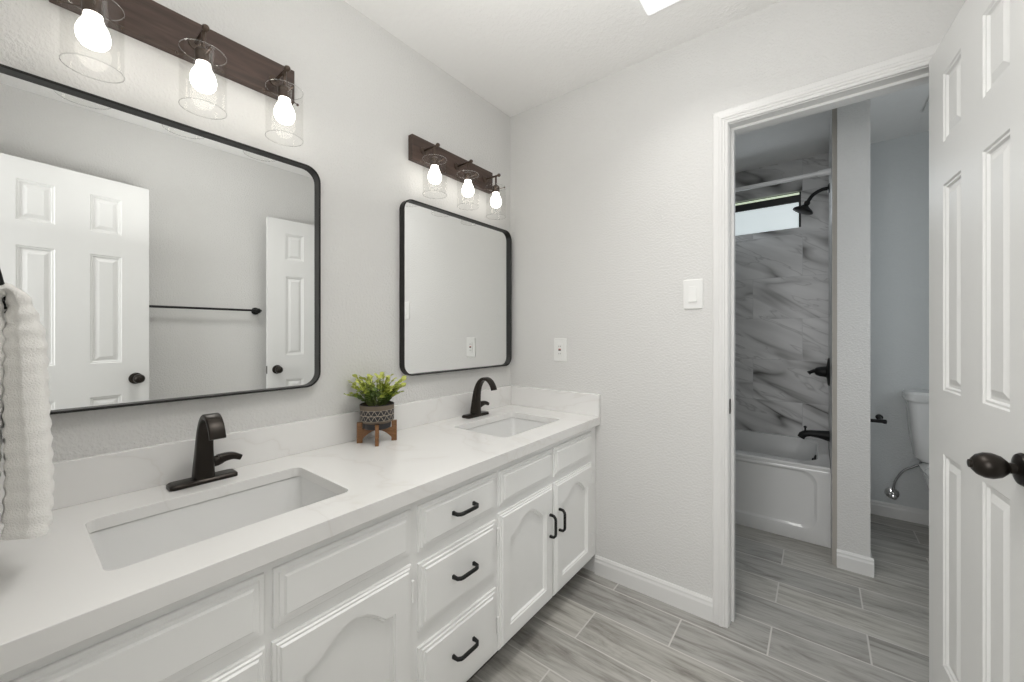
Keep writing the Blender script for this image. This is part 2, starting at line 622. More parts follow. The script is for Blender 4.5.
# ------------------------------------------------------------------ sizes of the place (metres)
H = 2.45                    # ceiling
XR = 1.85                   # wall opposite the mirrors
YF = -1.90                  # wall behind the photographer
WT = 0.115                  # wall thickness
YB = 1.72                   # outside wall of the bath room
XP0, XP1 = 1.475, 1.617     # partition between tub and toilet
YP = 0.807                  # its free end
XL2, XR2 = -0.05, 2.46      # bath room left and right
DX0, DX1, DZ = 1.130, 1.750, 2.040   # doorway between the rooms
EX0, EX1 = 0.985, 1.605     # entry doorway

# ------------------------------------------------------------------ shell
struct('floor', box(BM(), -0.12, 2.58, -3.10, 1.84, -0.06, 0.0), M['floor'], 'grey wood-look plank tile floor with pale grout lines', 'floor')
struct('ceiling', box(BM(), -0.12, 2.58, -3.10, 1.84, H, H + 0.08), M['ceiling'], 'flat white painted ceiling over both rooms', 'ceiling')
struct('wall_left', box(BM(), -0.12, 0.0, YF, 0.0, 0.0, H), M['wall'], 'white textured wall carrying the two mirrors', 'wall')
struct('wall_back', slab_holes(BM(), 'y', 0.0, WT, -0.12, 2.46, 0.0, H, [(DX0 - 0.018, DX1 + 0.018, 0.0, DZ + 0.018)]), M['wall'],
       'white textured wall with the doorway to the bath room', 'wall')
struct('wall_right', box(BM(), XR, XR + 0.12, YF, 0.0, 0.0, H), M['wall'], 'white wall with the towel bar, seen in the nearer mirror', 'wall')
struct('wall_front', slab_holes(BM(), 'y', YF - 0.12, YF, -0.12, XR + 0.12, 0.0, H, [(EX0, EX1, 0.0, DZ)]), M['wall'],
       'white wall with the entry doorway behind the camera', 'wall')
struct('wall_tub_back', slab_holes(BM(), 'y', YB - 0.01, YB + 0.11, XL2 - 0.07, XP0, 0.0, H, [(0.72, 1.317, 1.957, 2.222)]), M['marble'],
       'grey veined marble tile wall behind the tub with the small window', 'wall')
struct('wall_toilet_back', box(BM(), XP0, XR2 + 0.12, YB, YB + 0.12, 0.0, H), M['bluewall'], 'pale grey textured wall behind the toilet', 'wall')
struct('wall_bath_left', box(BM(), XL2 - 0.07, XL2, WT, YB - 0.01, 0.0, H), M['marble'], 'marble tile wall at the far end of the tub', 'wall')
struct('wall_bath_right', box(BM(), XR2, XR2 + 0.12, WT, YB, 0.0, H), M['bluewall'], 'pale grey wall right of the toilet', 'wall')
struct('wall_partition', box(BM(), XP0 + 0.016, XP1, YP, YB, 0.0, H), M['wall'], 'narrow white wall end between tub and toilet', 'wall')
struct('wall_partition_tile', box(BM(), XP0 - 0.004, XP0 + 0.016, YP + 0.025, YB - 0.01, 0.0, H), M['marble'], 'marble tile side of the partition carrying the shower fittings', 'wall')
struct('trim_1', box(BM(), XP0 - 0.004, XP0 + 0.016, YP + 0.010, YP + 0.025, 0.0, H), M['caulk'], 'narrow beige edge strip closing the marble tile', 'trim')

struct('wall_hall_end', box(BM(), -0.12, XR + 0.12, -3.10, -2.98, 0.0, H), M['wall'], 'plain white wall at the end of the passage outside the entry door', 'wall')
struct('wall_hall_left', box(BM(), -0.12, 0.0, -2.98, YF - 0.12, 0.0, H), M['wall'], 'plain white left wall of the passage outside the entry door', 'wall')
struct('wall_hall_right', box(BM(), XR, XR + 0.12, -2.98, YF - 0.12, 0.0, H), M['wall'], 'plain white right wall of the passage outside the entry door', 'wall')

# baseboards: a stepped profile extruded along a wall
BB = [(0, 0), (0.013, 0), (0.013, 0.062), (0.010, 0.072), (0.010, 0.080), (0.005, 0.090), (0, 0.090)]
def baseboard(name, a, b, out, label):
    """a, b: 2-D ends on the wall face; out: 2-D unit normal into the room."""
    bm = BM()
    loft(bm, [[(e[0] + out[0] * d, e[1] + out[1] * d, h) for d, h in BB] for e in (a, b)])
    return struct(name, bm, M['trim'], label, 'baseboard')
baseboard('baseboard_back', (0.541, 0.0), (DX0 - 0.057, 0.0), (0, -1), 'white baseboard between the vanity and the door casing')
baseboard('baseboard_right', (XR, YF), (XR, -0.0), (-1, 0), 'white baseboard on the wall opposite the mirrors')
baseboard('baseboard_partition_end', (XP0 + 0.014, YP), (XP1 + 0.013, YP), (0, -1), 'short white baseboard on the partition end')
baseboard('baseboard_partition_side', (XP1, YP + 0.0005), (XP1, YB), (1, 0), 'white baseboard on the toilet side of the partition')
baseboard('baseboard_toilet', (XP1, YB), (XR2, YB), (0, -1), 'white baseboard behind the toilet')
baseboard('baseboard_bath_right', (XR2, WT), (XR2, YB), (-1, 0), 'white baseboard right of the toilet')

# door casing (mitred) and jambs
CAS = [(0.0, 0.0), (0.0, 0.010), (0.004, 0.012), (0.010, 0.012), (0.013, 0.015), (0.019, 0.015), (0.022, 0.018), (0.030, 0.018), (0.034, 0.015), (0.052, 0.013), (0.057, 0.009), (0.057, 0.0)]
def casing(name, x0, x1, zt, y, sgn, label):
    bm = BM()
    rings = []
    for k in range(4):
        r = []
        for d, h in CAS:
            x = (x0 - d) if k < 2 else (x1 + d)
            z = 0.0 if k in (0, 3) else zt + d
            r.append((min(x, XR) if y < 0.05 else x, y + sgn * h, z))
        rings.append(r)
    loft(bm, rings)
    return struct(name, bm, M['trim'], label, 'trim')
casing('trim_2', DX0 - 0.003, DX1 + 0.003, DZ + 0.003, 0.0, -1, 'white fluted casing around the bath doorway')
casing('trim_3', DX0 - 0.003, DX1 + 0.003, DZ + 0.003, WT, 1, 'white casing on the bath side of the doorway')
bm = BM()
box(bm, DX0 - 0.018, DX0, 0.0, WT, 0.0, DZ)
box(bm, DX1, DX1 + 0.018, 0.0, WT, 0.0, DZ)
box(bm, DX0 - 0.018, DX1 + 0.018, 0.0, WT, DZ, DZ + 0.018)
box(bm, DX0, DX0 + 0.010, 0.042, 0.078, 0.0, DZ - 0.010)
box(bm, DX1 - 0.010, DX1, 0.042, 0.078, 0.0, DZ - 0.010)
box(bm, DX0, DX1, 0.042, 0.078, DZ - 0.010, DZ)
jamb = struct('trim_4', bm, M['trim'], 'white jamb and stop lining the bath doorway', 'trim')
bm = BM()
loft(bm, [[(x, y, z) for y, z in rrect(-0.0015, 0.028, 0.864, 0.924, 0.010)] for x in (DX0, DX0 + 0.0018)])
obj('strike_plate', bm, M['black'], jamb)

# ------------------------------------------------------------------ six-panel doors
DW, DH, DT = 0.61, 2.022, 0.035
def six_panel_face(bm, y, sgn):
    us = [0.0, 0.118, 0.243, 0.367, 0.492, DW]
    zs = [0.0, 0.235, 0.840, 1.020, 1.605, 1.727, 1.922, DH]
    for i in range(5):
        for j in range(7):
            u0, u1, z0, z1 = us[i], us[i + 1], zs[j], zs[j + 1]
            if i in (1, 3) and j in (1, 3, 5):
                prof = [(0, 0), (0.004, -0.0035), (0.009, -0.0035), (0.013, -0.0085), (0.020, -0.0085), (0.036, -0.0025)]
                loft(bm, [[(u0 + d, y + sgn * h, z0 + d), (u1 - d, y + sgn * h, z0 + d), (u1 - d, y + sgn * h, z1 - d), (u0 + d, y + sgn * h, z1 - d)] for d, h in prof], False, True)
            else:
                bm.faces.new([bm.verts.new(p) for p in ((u0, y, z0), (u1, y, z0), (u1, y, z1), (u0, y, z1))])

def knob(bm, c, out):
    """Egg-shaped knob on a stem, axis along out."""
    lathe(bm, c, out, [(0.011, 0.0), (0.0105, 0.015), (0.015, 0.019), (0.0215, 0.026), (0.0255, 0.037), (0.0248, 0.048), (0.0200, 0.058), (0.0120, 0.0645), (0.0085, 0.065), (0.0080, 0.069), (0.0001, 0.070)], 28)

def panel_door(name, hinge, angle, label, knob_z):
    """Leaf built along +x from the hinge edge at x=0, thickness 0..DT in y, then turned about z by angle."""
    bm = BM()
    six_panel_face(bm, 0.0, -1)
    six_panel_face(bm, DT, 1)
    for p in (((0, 0, 0), (0, DT, 0), (0, DT, DH), (0, 0, DH)), ((DW, 0, 0), (DW, DT, 0), (DW, DT, DH), (DW, 0, DH)),
              ((0, 0, 0), (DW, 0, 0), (DW, DT, 0), (0, DT, 0)), ((0, 0, DH), (DW, 0, DH), (DW, DT, DH), (0, DT, DH))):
        bm.faces.new([bm.verts.new(q) for q in p])
    bmesh.ops.remove_doubles(bm, verts=bm.verts[:], dist=1e-5)
    # the long faces keep T-free loops because both faces share the same cuts; the slab edges are plain quads
    me_o = obj(name, bm, M['door'], local=True)
    me_o.location = hinge
    me_o.rotation_euler = (0, 0, angle)
    WORLD[me_o.name] = Matrix.LocRotScale(hinge, me_o.rotation_euler, None)
    tag(me_o, label, 'door', kind='structure')
    for y, s in ((0.0, -1), (DT, 1)):
        bm = BM()
        knob(bm, (DW - 0.060, y + s * 0.006, knob_z), (0, s, 0))
        k = obj('door_knob', bm, M['bronze'], me_o, smooth=True, local=True, label='dark bronze egg-shaped knob')
        bm = BM()
        lathe(bm, (DW - 0.060, y, knob_z), (0, s, 0), [(0.031, 0.0), (0.032, 0.004), (0.029, 0.009), (0.018, 0.012), (0.013, 0.013)], 32)
        obj('knob_rose', bm, M['bronze'], k, smooth=True, local=True)
    bm = BM()
    loft(bm, [[(x, y, z) for y, z in rrect(0.006, DT - 0.006, knob_z - 0.028, knob_z + 0.028, 0.006)] for x in (DW, DW + 0.0015)])
    obj('latch_plate', bm, M['bronze'], me_o, local=True)
    for hz in (0.22, 1.02, 1.80):
        bm = BM()
        lathe(bm, (-0.004, DT + 0.004 if name == 'door_1' else -0.004, hz - 0.044), (0, 0, 1), [(0.006, 0.0), (0.006, 0.088)], 12)
        obj('hinge', bm, M['bronze'], me_o, smooth=True, local=True)
    return me_o

# bath door: visible face starts at (1.686, -0.041) and runs to the photographer, 4.7 degrees past square
th = 0.0817
dvec = Vector((math.sin(th), -math.cos(th), 0))
panel_door('door_1', (1.6862, -0.0413, 0.010), math.atan2(dvec.y, dvec.x), 'white six-panel door standing open at the right, with dark bronze knob', 0.918)
# entry door: open against the opposite wall, seen only in the big mirror
a = Vector((1.697, -1.291)); b = Vector((1.609, -1.822))
d2 = (a - b).normalized()
hinge2 = a - d2 * DW
ang2 = math.atan2(d2.y, d2.x)
# leaf thickness goes to +y local; the face toward the mirror must be the far side
nrm = Vector((-math.sin(ang2), math.cos(ang2)))
hp = hinge2 - nrm * DT
panel_door('door_2', (hp.x, hp.y, 0.010), ang2, 'white six-panel entry door seen at the left in the nearer mirror', 0.925)

# ------------------------------------------------------------------ window over the tub
bm = slab_holes(BM(), 'y', YB + 0.028, YB + 0.075, 0.72, 1.317, 1.957, 2.222, [(0.745, 1.302, 1.962, 2.152), (0.745, 1.306, 2.204, 2.2195)])
win = struct('window_1', bm, M['windark'], 'small high frosted window over the tub with dark frame', 'window', bevel=0.002)
obj('pane', box(BM(), 0.745, 1.302, YB + 0.045, YB + 0.051, 1.962, 2.152), M['pane'], win, label='frosted pane glowing with daylight')
obj('pane', box(BM(), 0.745, 1.306, YB + 0.032, YB + 0.038, 2.204, 2.2195), M['greenpane'], win, label='narrow upper pane showing pale green daylight')

# unseen frame added around the toilet room fill so it reads as a window
bm = slab_holes(BM(), 'x', XR2 - 0.055, XR2, 0.15, 0.89, 0.98, 2.02, [(0.21, 0.83, 1.04, 1.96)])
struct('fill_light_frame', bm, M['trim'], 'added white frame around the fill light on the far side wall of the toilet room', 'window', bevel=0.002)

# ------------------------------------------------------------------ vanity cabinet
XF = 0.541                                   # face frame plane
VY0, VY1 = -1.895, -0.002
van = thing('vanity_cabinet', 'long white painted double vanity cabinet under the quartz countertop', 'cabinet', (0.27, -0.95, 0.0))
bm = BM()
box(bm, 0.002, XF - 0.02, VY0, VY1, 0.095, 0.113)
box(bm, 0.002, 0.012, VY0, VY1, 0.113, 0.560)
for y in (VY0, -1.116, -0.776, VY1 - 0.016):
    box(bm, 0.002, XF - 0.02, y, y + 0.016, 0.113, 0.590)
obj('carcass', bm, M['cabinet'], van)
obj('toe_kick', box(BM(), 0.02, 0.470, VY0, VY1, 0.0, 0.095), M['shadow'], van, label='recessed toe kick under the doors, shade put into its dark colour')
RP = (-0.757, -0.057); DRW = (-1.105, -0.776); LP = (-1.830, -1.130)
cells = [(y0, y1, z0, z1) for y0, y1 in ((-0.390, -0.070), (-0.745, -0.430), (-1.460, -1.140), (-1.820, -1.496)) for z0, z1 in ((0.605, 0.705), (0.112, 0.555))] + [(-1.095, -0.785, 0.605, 0.705), (-1.095, -0.785, 0.385, 0.545), (-1.095, -0.785, 0.13, 0.31)]
obj('face_frame', slab_holes(BM(), 'x', XF - 0.0199, XF, VY0, VY1, 0.095, 0.741, cells), M['cabinet'], van, bevel=0.001)

STEP = [(0.0, 0.0), (0.0, 0.0055), (0.0015, 0.007), (0.009, 0.007), (0.0115, 0.0105), (0.019, 0.0105), (0.0225, 0.0145)]
def drawer_front(name, y0, y1, z0, z1):
    bm = BM()
    loft(bm, [[(XF + h, y0 + d, z0 + d), (XF + h, y1 - d, z0 + d), (XF + h, y1 - d, z1 - d), (XF + h, y0 + d, z1 - d)] for d, h in STEP], True, True)
    return obj(name, bm, M['cabinet'], van)

def pull(parent, c, along):
    """Black bar pull, 95 mm between posts; c on the front surface; along is 'y' or 'z'."""
    L = 0.0435
    prof = [(-L, 0.0), (-L, 0.010), (-L + 0.001, 0.0185), (-L + 0.009, 0.0255), (-L + 0.016, 0.027), (0, 0.027), (L - 0.016, 0.027), (L - 0.009, 0.0255), (L - 0.001, 0.0185), (L, 0.010), (L, 0.0)]
    bm = BM()
    A = Vector((0, 1, 0)) if along == 'y' else Vector((0, 0, 1))
    B = Vector((0, 0, 1)) if along == 'y' else Vector((0, 1, 0))
    X = Vector((1, 0, 0))
    rings = []
    C = Vector(c)
    n = len(prof)
    for i, (t, h) in enumerate(prof):
        p = Vector((t, h))
        d = Vector(prof[min(i + 1, n - 1)]) - Vector(prof[max(i - 1, 0)])
        d.normalize()
        nn = Vector((-d.y, d.x))
        w = 0.0047 if 0 < i < n - 1 else 0.006
        hh = 0.0048
        ring = []
        for (a_, b_) in ((-1, -.7), (-.7, -1), (.7, -1), (1, -.7), (1, .7), (.7, 1), (-.7, 1), (-1, .7)):
            q = p + nn * (a_ * hh)
            ring.append(C + A * q.x + X * q.y + B * (b_ * w))
        rings.append(ring)
    loft(bm, rings)
    return obj('drawer_pull' if along == 'y' else 'door_pull', bm, M['black'], parent, smooth=50, label='matte black bar pull')

def cathedral_door(y0, y1, z0, z1, hinge_side, pull_side):
    bm = BM()
    prof = [(0.0, 0.0), (0.0, 0.0055), (0.0015, 0.007), (0.006, 0.007), (0.0085, 0.0105), (0.013, 0.0105), (0.016, 0.0145)]
    st = 0.056
    iy0, iy1, iz0 = y0 + st, y1 - st, z0 + st + 0.004
    zs, za = z1 - 0.098, z1 - 0.046         # shoulder and apex of the arch
    K = 20
    def inner(d):
        """arched opening inset by d, bottom-left first; list of (y, z)"""
        pts = [(iy0 + d, iz0 + d), (iy1 - d, iz0 + d)]
        w = (iy1 - iy0)
        sh = 0.12 * w
        pts.append((iy1 - d, zs - d))
        for i in range(K + 1):
            t = 1 - 2 * i / K
            yy = (iy0 + iy1) / 2 + t * (w / 2 - sh)
            e = (za - zs) * (0.5 + 0.5 * math.cos(PI * t)) ** 0.50
            pts.append((yy - d * 0.5 * t, zs - d + e))
        pts.append((iy0 + d, zs - d))
        return pts
    base = inner(0)
    n = len(base)
    def outer(d):
        out = []
        for i, (y, z) in enumerate(base):
            if i == 0: out.append((y0 + d, z0 + d))
            elif i == 1: out.append((y1 - d, z0 + d))
            elif i == 2: out.append((y1 - d, z1 - d))
            elif i == n - 1: out.append((y0 + d, z1 - d))
            else: out.append((min(max(y, y0 + d), y1 - d), z1 - d))
        return out
    rings = [[(XF + h, y, z) for y, z in outer(d)] for d, h in prof]
    for d, h in ((0.0, 0.0145), (0.002, 0.0105), (0.006, 0.0105), (0.010, 0.0035)):
        rings.append([(XF + h, y, z) for y, z in inner(d)])
    loft(bm, rings, True, True)
    o = obj('cabinet_door', bm, M['cabinet'], van)
    py = (y1 - 0.030) if pull_side > 0 else (y0 + 0.030)
    pull(o, (XF + 0.0145, py, z1 - 0.159), 'z')
    hy = y1 if hinge_side > 0 else y0
    for hz in (z1 - 0.075, z0 + 0.09):
        bm = BM()
        s = 1 if hinge_side > 0 else -1
        tube(bm, [(XF + 0.006, hy + s * 0.004, hz - 0.026), (XF + 0.006, hy + s * 0.004, hz + 0.026)], 0.0042, 10)
        for q in (-0.030, 0.026):
            lathe(bm, (XF + 0.006, hy + s * 0.004, hz + q), (0, 0, 1), [(0.002, 0.0), (0.0045, 0.002), (0.002, 0.004)], 10)
        box(bm, XF, XF + 0.002, min(hy, hy + s * 0.011), max(hy, hy + s * 0.011), hz - 0.022, hz + 0.022)
        obj('hinge', bm, M['cabinet'], o, smooth=40, label='small white painted hinge')
    return o

FZ = (0.594, 0.716)
for y0, y1 in ((-0.403, -0.057), (-0.757, -0.417), (-1.470, -1.130), (-1.830, -1.486)):
    drawer_front('false_front', y0, y1, *FZ)
cathedral_door(-0.403, -0.057, 0.100, 0.568, 1, -1)
cathedral_door(-0.761, -0.415, 0.100, 0.570, -1, 1)
cathedral_door(-1.472, -1.128, 0.100, 0.568, 1, -1)
cathedral_door(-1.830, -1.484, 0.100, 0.568, -1, 1)
for z0, z1, pz in ((0.588, 0.717, 0.656), (0.370, 0.557, 0.466), (0.110, 0.325, 0.228)):
    d = drawer_front('drawer', DRW[0], DRW[1], z0, z1)
    pull(d, (XF + 0.0145, -0.939, pz), 'y')

# ------------------------------------------------------------------ countertop with two openings, splashes
ZC, XC = 0.783, 0.5675
SINKS = [(0.155, 0.456, -1.697, -1.250), (0.155, 0.452, -0.605, -0.185)]
ctop = thing('countertop', 'white quartz countertop with low backsplash over the whole vanity', 'countertop', (0.28, -0.95, 0.742))
bm = BM()
outer = [(0.0, YF + 0.001), (XC, YF + 0.001), (XC, -0.0005), (0.0, -0.0005)]
holes = [rrect(*s, 0.022, 6) for s in SINKS]
low = [rrect(x0 - 0.006, x1 + 0.006, y0 - 0.006, y1 + 0.006, 0.026, 6) for x0, x1, y0, y1 in SINKS]
for z, hs in ((0.742, low), (ZC, holes)):
    edges = []
    for lp in [outer] + hs:
        vs = [bm.verts.new((x, y, z)) for x, y in lp]
        edges += [bm.edges.new((vs[i], vs[(i + 1) % len(vs)])) for i in range(len(vs))]
    bmesh.ops.triangle_fill(bm, use_beauty=True, edges=edges)
loft(bm, [[(x, y, z) for x, y in outer] for z in (0.742, ZC)], False, False)
for hi, lo in zip(holes, low):
    loft(bm, [[(x, y, ZC) for x, y in hi], [(x, y, 0.7545) for x, y in hi], [(x, y, 0.7545) for x, y in lo], [(x, y, 0.742) for x, y in lo]], False, False)
obj('slab', bm, M['quartz'], ctop, bevel=0.0015)
obj('backsplash', box(BM(), 0.0005, 0.020, YF + 0.001, -0.0005, ZC, 0.891), M['quartz'], ctop, bevel=0.0015)
obj('side_splash', box(BM(), 0.0205, XC, -0.020, -0.0005, ZC, 0.891), M['quartz'], ctop, bevel=0.0015)

for (x0, x1, y0, y1), lab in zip(SINKS, ('white undermount rectangular sink below the nearer mirror', 'white undermount rectangular sink in the corner below the mirror by the corner')):
    cx_, cy_ = (x0 + x1) / 2, (y0 + y1) / 2
    sk = thing('sink', lab, 'sink', (cx_, cy_, 0.60))
    bm = BM()
    prof = [(0.0, 0.7530, 0.02), (-0.0035, 0.7530, 0.026), (-0.002, 0.735, 0.028), (0.006, 0.670, 0.035), (0.018, 0.632, 0.045), (0.040, 0.612, 0.05), (0.075, 0.606, 0.045)]
    rings = []
    for k, (d, z, r) in enumerate(prof):
        dd = d if k else -0.0055
        rings.append([(x, y, z) for x, y in rrect(x0 + dd, x1 - dd, y0 + dd, y1 - dd, r, 6)])
    outerr = [[(x, y, z - 0.008) for x, y in rrect(x0 + dd, x1 - dd, y0 + dd, y1 - dd, r, 6)] for dd, z, r in
              ((0.066, 0.604, 0.045), (0.030, 0.606, 0.05), (0.008, 0.628, 0.045), (-0.004, 0.668, 0.035), (-0.0055, 0.735, 0.028))]
    loft(bm, outerr + rings, True, True)
    obj('basin', bm, M['china'], sk, smooth=35)
    bm = BM()
    lathe(bm, (cx_ - 0.02, cy_, 0.6065), (0, 0, 1), [(0.022, 0.0), (0.022, 0.002), (0.016, 0.003), (0.014, 0.0025), (0.012, 0.005), (0.0001, 0.0055)], 24)
    obj('drain', bm, M['bronze'], sk, smooth=True, label='dark bronze drain')

# ------------------------------------------------------------------ faucets
def faucet(x, y, label):
    t = thing('faucet', label, 'faucet', (x, y, ZC), 'bronze faucets')
    V = lambda px, py, pz: Vector((x + px, y + py, ZC + pz))
    bm = BM()
    loft(bm, [[(x + a_, y + b_, ZC + h) for a_, b_ in rrect(-0.026 + d, 0.026 - d, -0.076 + d, 0.076 - d, 0.010, 4)] for d, h in ((0.0, 0.0005), (0.0, 0.008), (0.003, 0.012), (0.006, 0.013))])
    obj('base_plate', bm, M['bronze'], t, smooth=30)
    path = [(0.000, 0.012, 0.048, 0.046), (0.001, 0.035, 0.046, 0.042), (0.003, 0.065, 0.042, 0.037), (0.006, 0.095, 0.039, 0.032), (0.011, 0.125, 0.037, 0.027), (0.022, 0.155, 0.036, 0.021),
            (0.040, 0.178, 0.036, 0.017), (0.062, 0.1885, 0.036, 0.0145), (0.084, 0.185, 0.036, 0.013), (0.102, 0.171, 0.036, 0.012), (0.114, 0.153, 0.036, 0.0115), (0.120, 0.137, 0.036, 0.011)]
    sp = smooth_path([(p[0], 0, p[1]) for p in path], 3)
    ws = smooth_path([(p[2], p[3], 0) for p in path], 3)
    rings = []
    for i, p in enumerate(sp):
        d = (sp[min(i + 1, len(sp) - 1)] - sp[max(i - 1, 0)]).normalized()
        nn = Vector((d.z, 0, -d.x))
        w, h = ws[i].x / 2, ws[i].y / 2
        rings.append([V(p.x, 0, p.z) + nn * b_ + Vector((0, a_, 0)) for a_, b_ in rrect(-w, w, -h, h, min(w, h) * 0.55, 3)])
    bm = BM()
    loft(bm, rings)
    obj('spout', bm, M['bronze'], t, smooth=40)
    bm = BM()
    tube(bm, smooth_path([V(0.0, 0.012, 0.046), V(0.0, 0.030, 0.050), V(0, 0.044, 0.053)], 4), [0.013, 0.0135, 0.014, 0.0145, 0.015, 0.0145, 0.014, 0.0135, 0.0125], 16)
    h = obj('handle_hub', bm, M['bronze'], t, smooth=True)
    lev = smooth_path([V(0, 0.034, 0.053), V(0, 0.052, 0.056), V(0.001, 0.070, 0.055), V(0.002, 0.087, 0.047)], 4)
    rings = []
    for i, p in enumerate(lev):
        f_ = i / (len(lev) - 1)
        w, hh = 0.014 - 0.003 * f_, 0.013 - 0.0055 * f_
        d = (lev[min(i + 1, len(lev) - 1)] - lev[max(i - 1, 0)]).normalized()
        nn = Vector((0, -d.z, d.y))
        rings.append([p + Vector((a_, 0, 0)) + nn * b_ for a_, b_ in rrect(-w, w, -hh, hh, hh * 0.6, 3)])
    bm = BM()
    loft(bm, rings)
    obj('lever', bm, M['bronze'], h, smooth=40)
    return t
faucet(0.075, -1.467, 'dark bronze faucet on the counter below the nearer mirror')
faucet(0.075, -0.373, 'dark bronze faucet by the corner below the mirror by the corner')

# ------------------------------------------------------------------ mirrors
def mirror(y0, y1, z0, z1, label, r=0.055, xg=0.012, dpt=0.030, fw=0.006, tilt=0.0):
    cy_ = (y0 + y1) / 2
    t = thing('wall_mirror', label, 'mirror', (0.0, cy_, z0), 'black framed mirrors', rot=(0, 0, tilt))
    bm = BM()
    o_ = rrect(y0, y1, z0, z1, r, 8)
    i_ = rrect(y0 + fw, y1 - fw, z0 + fw, z1 - fw, r - fw, 8)
    q = lambda pts, x: [(x, a_, b_) for a_, b_ in pts]
    loft(bm, [q(o_, 0.001), q(o_, dpt - 0.001), q(rrect(y0 + 0.001, y1 - 0.001, z0 + 0.001, z1 - 0.001, r - 0.001, 8), dpt),
              q(rrect(y0 + fw - 0.001, y1 - fw + 0.001, z0 + fw - 0.001, z1 - fw + 0.001, r - fw + 0.001, 8), dpt), q(i_, dpt - 0.001), q(i_, 0.001), q(o_, 0.001)], False, False)
    obj('frame', bm, M['frame'], t, smooth=35)
    bm = BM()
    loft(bm, [q(i_, xg - 0.004), q(i_, xg)])
    obj('mirror_glass', bm, M['mirror'], t)
mirror(-1.882, -1.120, 1.006, 1.772, 'black framed mirror over the nearer sink, showing two white doors', 0.05)
mirror(-0.769, -0.025, 1.008, 1.772, 'black framed mirror next to the room corner over the far sink', 0.05)

# ------------------------------------------------------------------ vanity lights
def vanity_light(cy_, dz, pz, label):
    t = thing('vanity_light', label, 'wall light', (0.0, cy_, 1.95 + dz), 'three-bulb vanity lights')
    bm = BM()
    box(bm, 0.0005, 0.028, cy_ - 0.267, cy_ + 0.267, 1.945 + pz, 2.054 + pz)
    obj('back_plate', bm, M['sconcewood'], t, bevel=0.002, label='dark brown wood back plate')
    for k in (-1, 0, 1):
        y = cy_ + k * 0.205
        X = 0.103
        P = lambda z: (X, y, z + dz)
        bm = BM()
        lathe(bm, (0.028, y, 1.990 + dz), (1, 0, 0), [(0.017, 0.0), (0.017, 0.004), (0.008, 0.008)], 16)
        tube(bm, [(0.028, y, 1.990 + dz), (X + 0.018, y, 1.990 + dz)], 0.0050, 10)
        tube(bm, [P(1.938), P(1.992)], 0.0052, 10)
        lathe(bm, (X + 0.014, y, 1.990 + dz), (1, 0, 0), [(0.004, 0.0), (0.0085, 0.003), (0.0090, 0.008), (0.006, 0.013), (0.0001, 0.0145)], 14)
        arm = obj('arm', bm, M['sconcemetal'], t, smooth=True)
        bm = BM()
        lathe(bm, P(1.904), (0, 0, 1), [(0.0165, 0.0), (0.0185, 0.004), (0.0190, 0.030), (0.012, 0.037), (0.006, 0.040)], 20)
        obj('socket', bm, M['sconcemetal'], arm, smooth=True)
        bm = BM()
        r0, r1 = 0.052, 0.0500
        loft(bm, [circ(P(z), r, 40, (1, 0, 0), (0, 1, 0)) for r, z in ((r0, 1.780), (r0, 1.932), (r1, 1.932), (r1, 1.780), (r0, 1.780))], False, False)
        sh = obj('glass_shade', bm, M['glass'], t, smooth=40, label='clear glass cylinder shade')
        for z in (1.780, 1.932):
            bm = BM()
            torus(bm, P(z), 0.0511, 0.0011, (1, 0, 0), (0, 1, 0), 40, 6)
            obj('rim', bm, M['glassrim'], sh, smooth=True)
        for q in range(3):
            a_ = PI / 2 + q * 2 * PI / 3 + 0.5
            dv = Vector((math.cos(a_), math.sin(a_), 0))
            c0 = Vector(P(1.918))
            bm = BM()
            tube(bm, [c0 + dv * 0.018, c0 + dv * 0.056], 0.0016, 8)
            lathe(bm, c0 + dv * 0.054, dv, [(0.002, 0), (0.0042, 0.002), (0.0042, 0.005), (0.001, 0.007)], 10)
            obj('thumb_screw', bm, M['sconcemetal'], sh, smooth=True)
        bm = BM()
        lathe(bm, P(1.906), (0, 0, -1), [(0.0155, 0.0), (0.0165, 0.010), (0.0190, 0.018), (0.0245, 0.029), (0.0282, 0.041), (0.0292, 0.050), (0.0275, 0.062), (0.0205, 0.073), (0.0090, 0.0790), (0.0001, 0.0800)], 24)
        obj('bulb', bm, M['bulb'], t, smooth=True, label='lit frosted bulb')
vanity_light(-1.474, 0.019, 0.019, 'dark wood three-bulb wall light above the nearer mirror')
vanity_light(-0.456, 0.013, 0.004, 'dark wood three-bulb wall light above the mirror next to the corner')

# ------------------------------------------------------------------ outlet and switch on the back wall
ot = thing('power_outlet', 'white outlet plate on the wall above the corner backsplash', 'outlet', (0.338, 0.0, 1.104))
bm = BM()
loft(bm, [[(a_, y, b_) for a_, b_ in rrect(0.300 + d, 0.376 - d, 1.043 + d, 1.166 - d, 0.005)] for d, y in ((0.0, -0.0003), (0.0, -0.003), (0.003, -0.006))])
obj('cover_plate', bm, M['plastic'], ot, smooth=30)
rec = obj('receptacle', box(BM(), 0.3215, 0.3545, -0.0085, -0.0055, 1.071, 1.138), M['plastic'], ot, bevel=0.001)
obj('test_button', box(BM(), 0.331, 0.345, -0.0095, -0.0082, 1.100, 1.106), M['slot'], rec, label='black test button')
obj('reset_button', box(BM(), 0.331, 0.345, -0.0095, -0.0082, 1.1065, 1.1105), M['red'], rec, label='red reset button')
for z in (1.123, 1.085):
    bm = BM()
    box(bm, 0.3325, 0.3342, -0.0090, -0.0082, z - 0.004, z + 0.004)
    box(bm, 0.3420, 0.3437, -0.0090, -0.0082, z - 0.003, z + 0.003)
    obj('socket_slots', bm, M['slot'], rec)
sw = thing('light_switch', 'white rocker light switch beside the door casing', 'light switch', (0.994, 0.0, 1.359))
bm = BM()
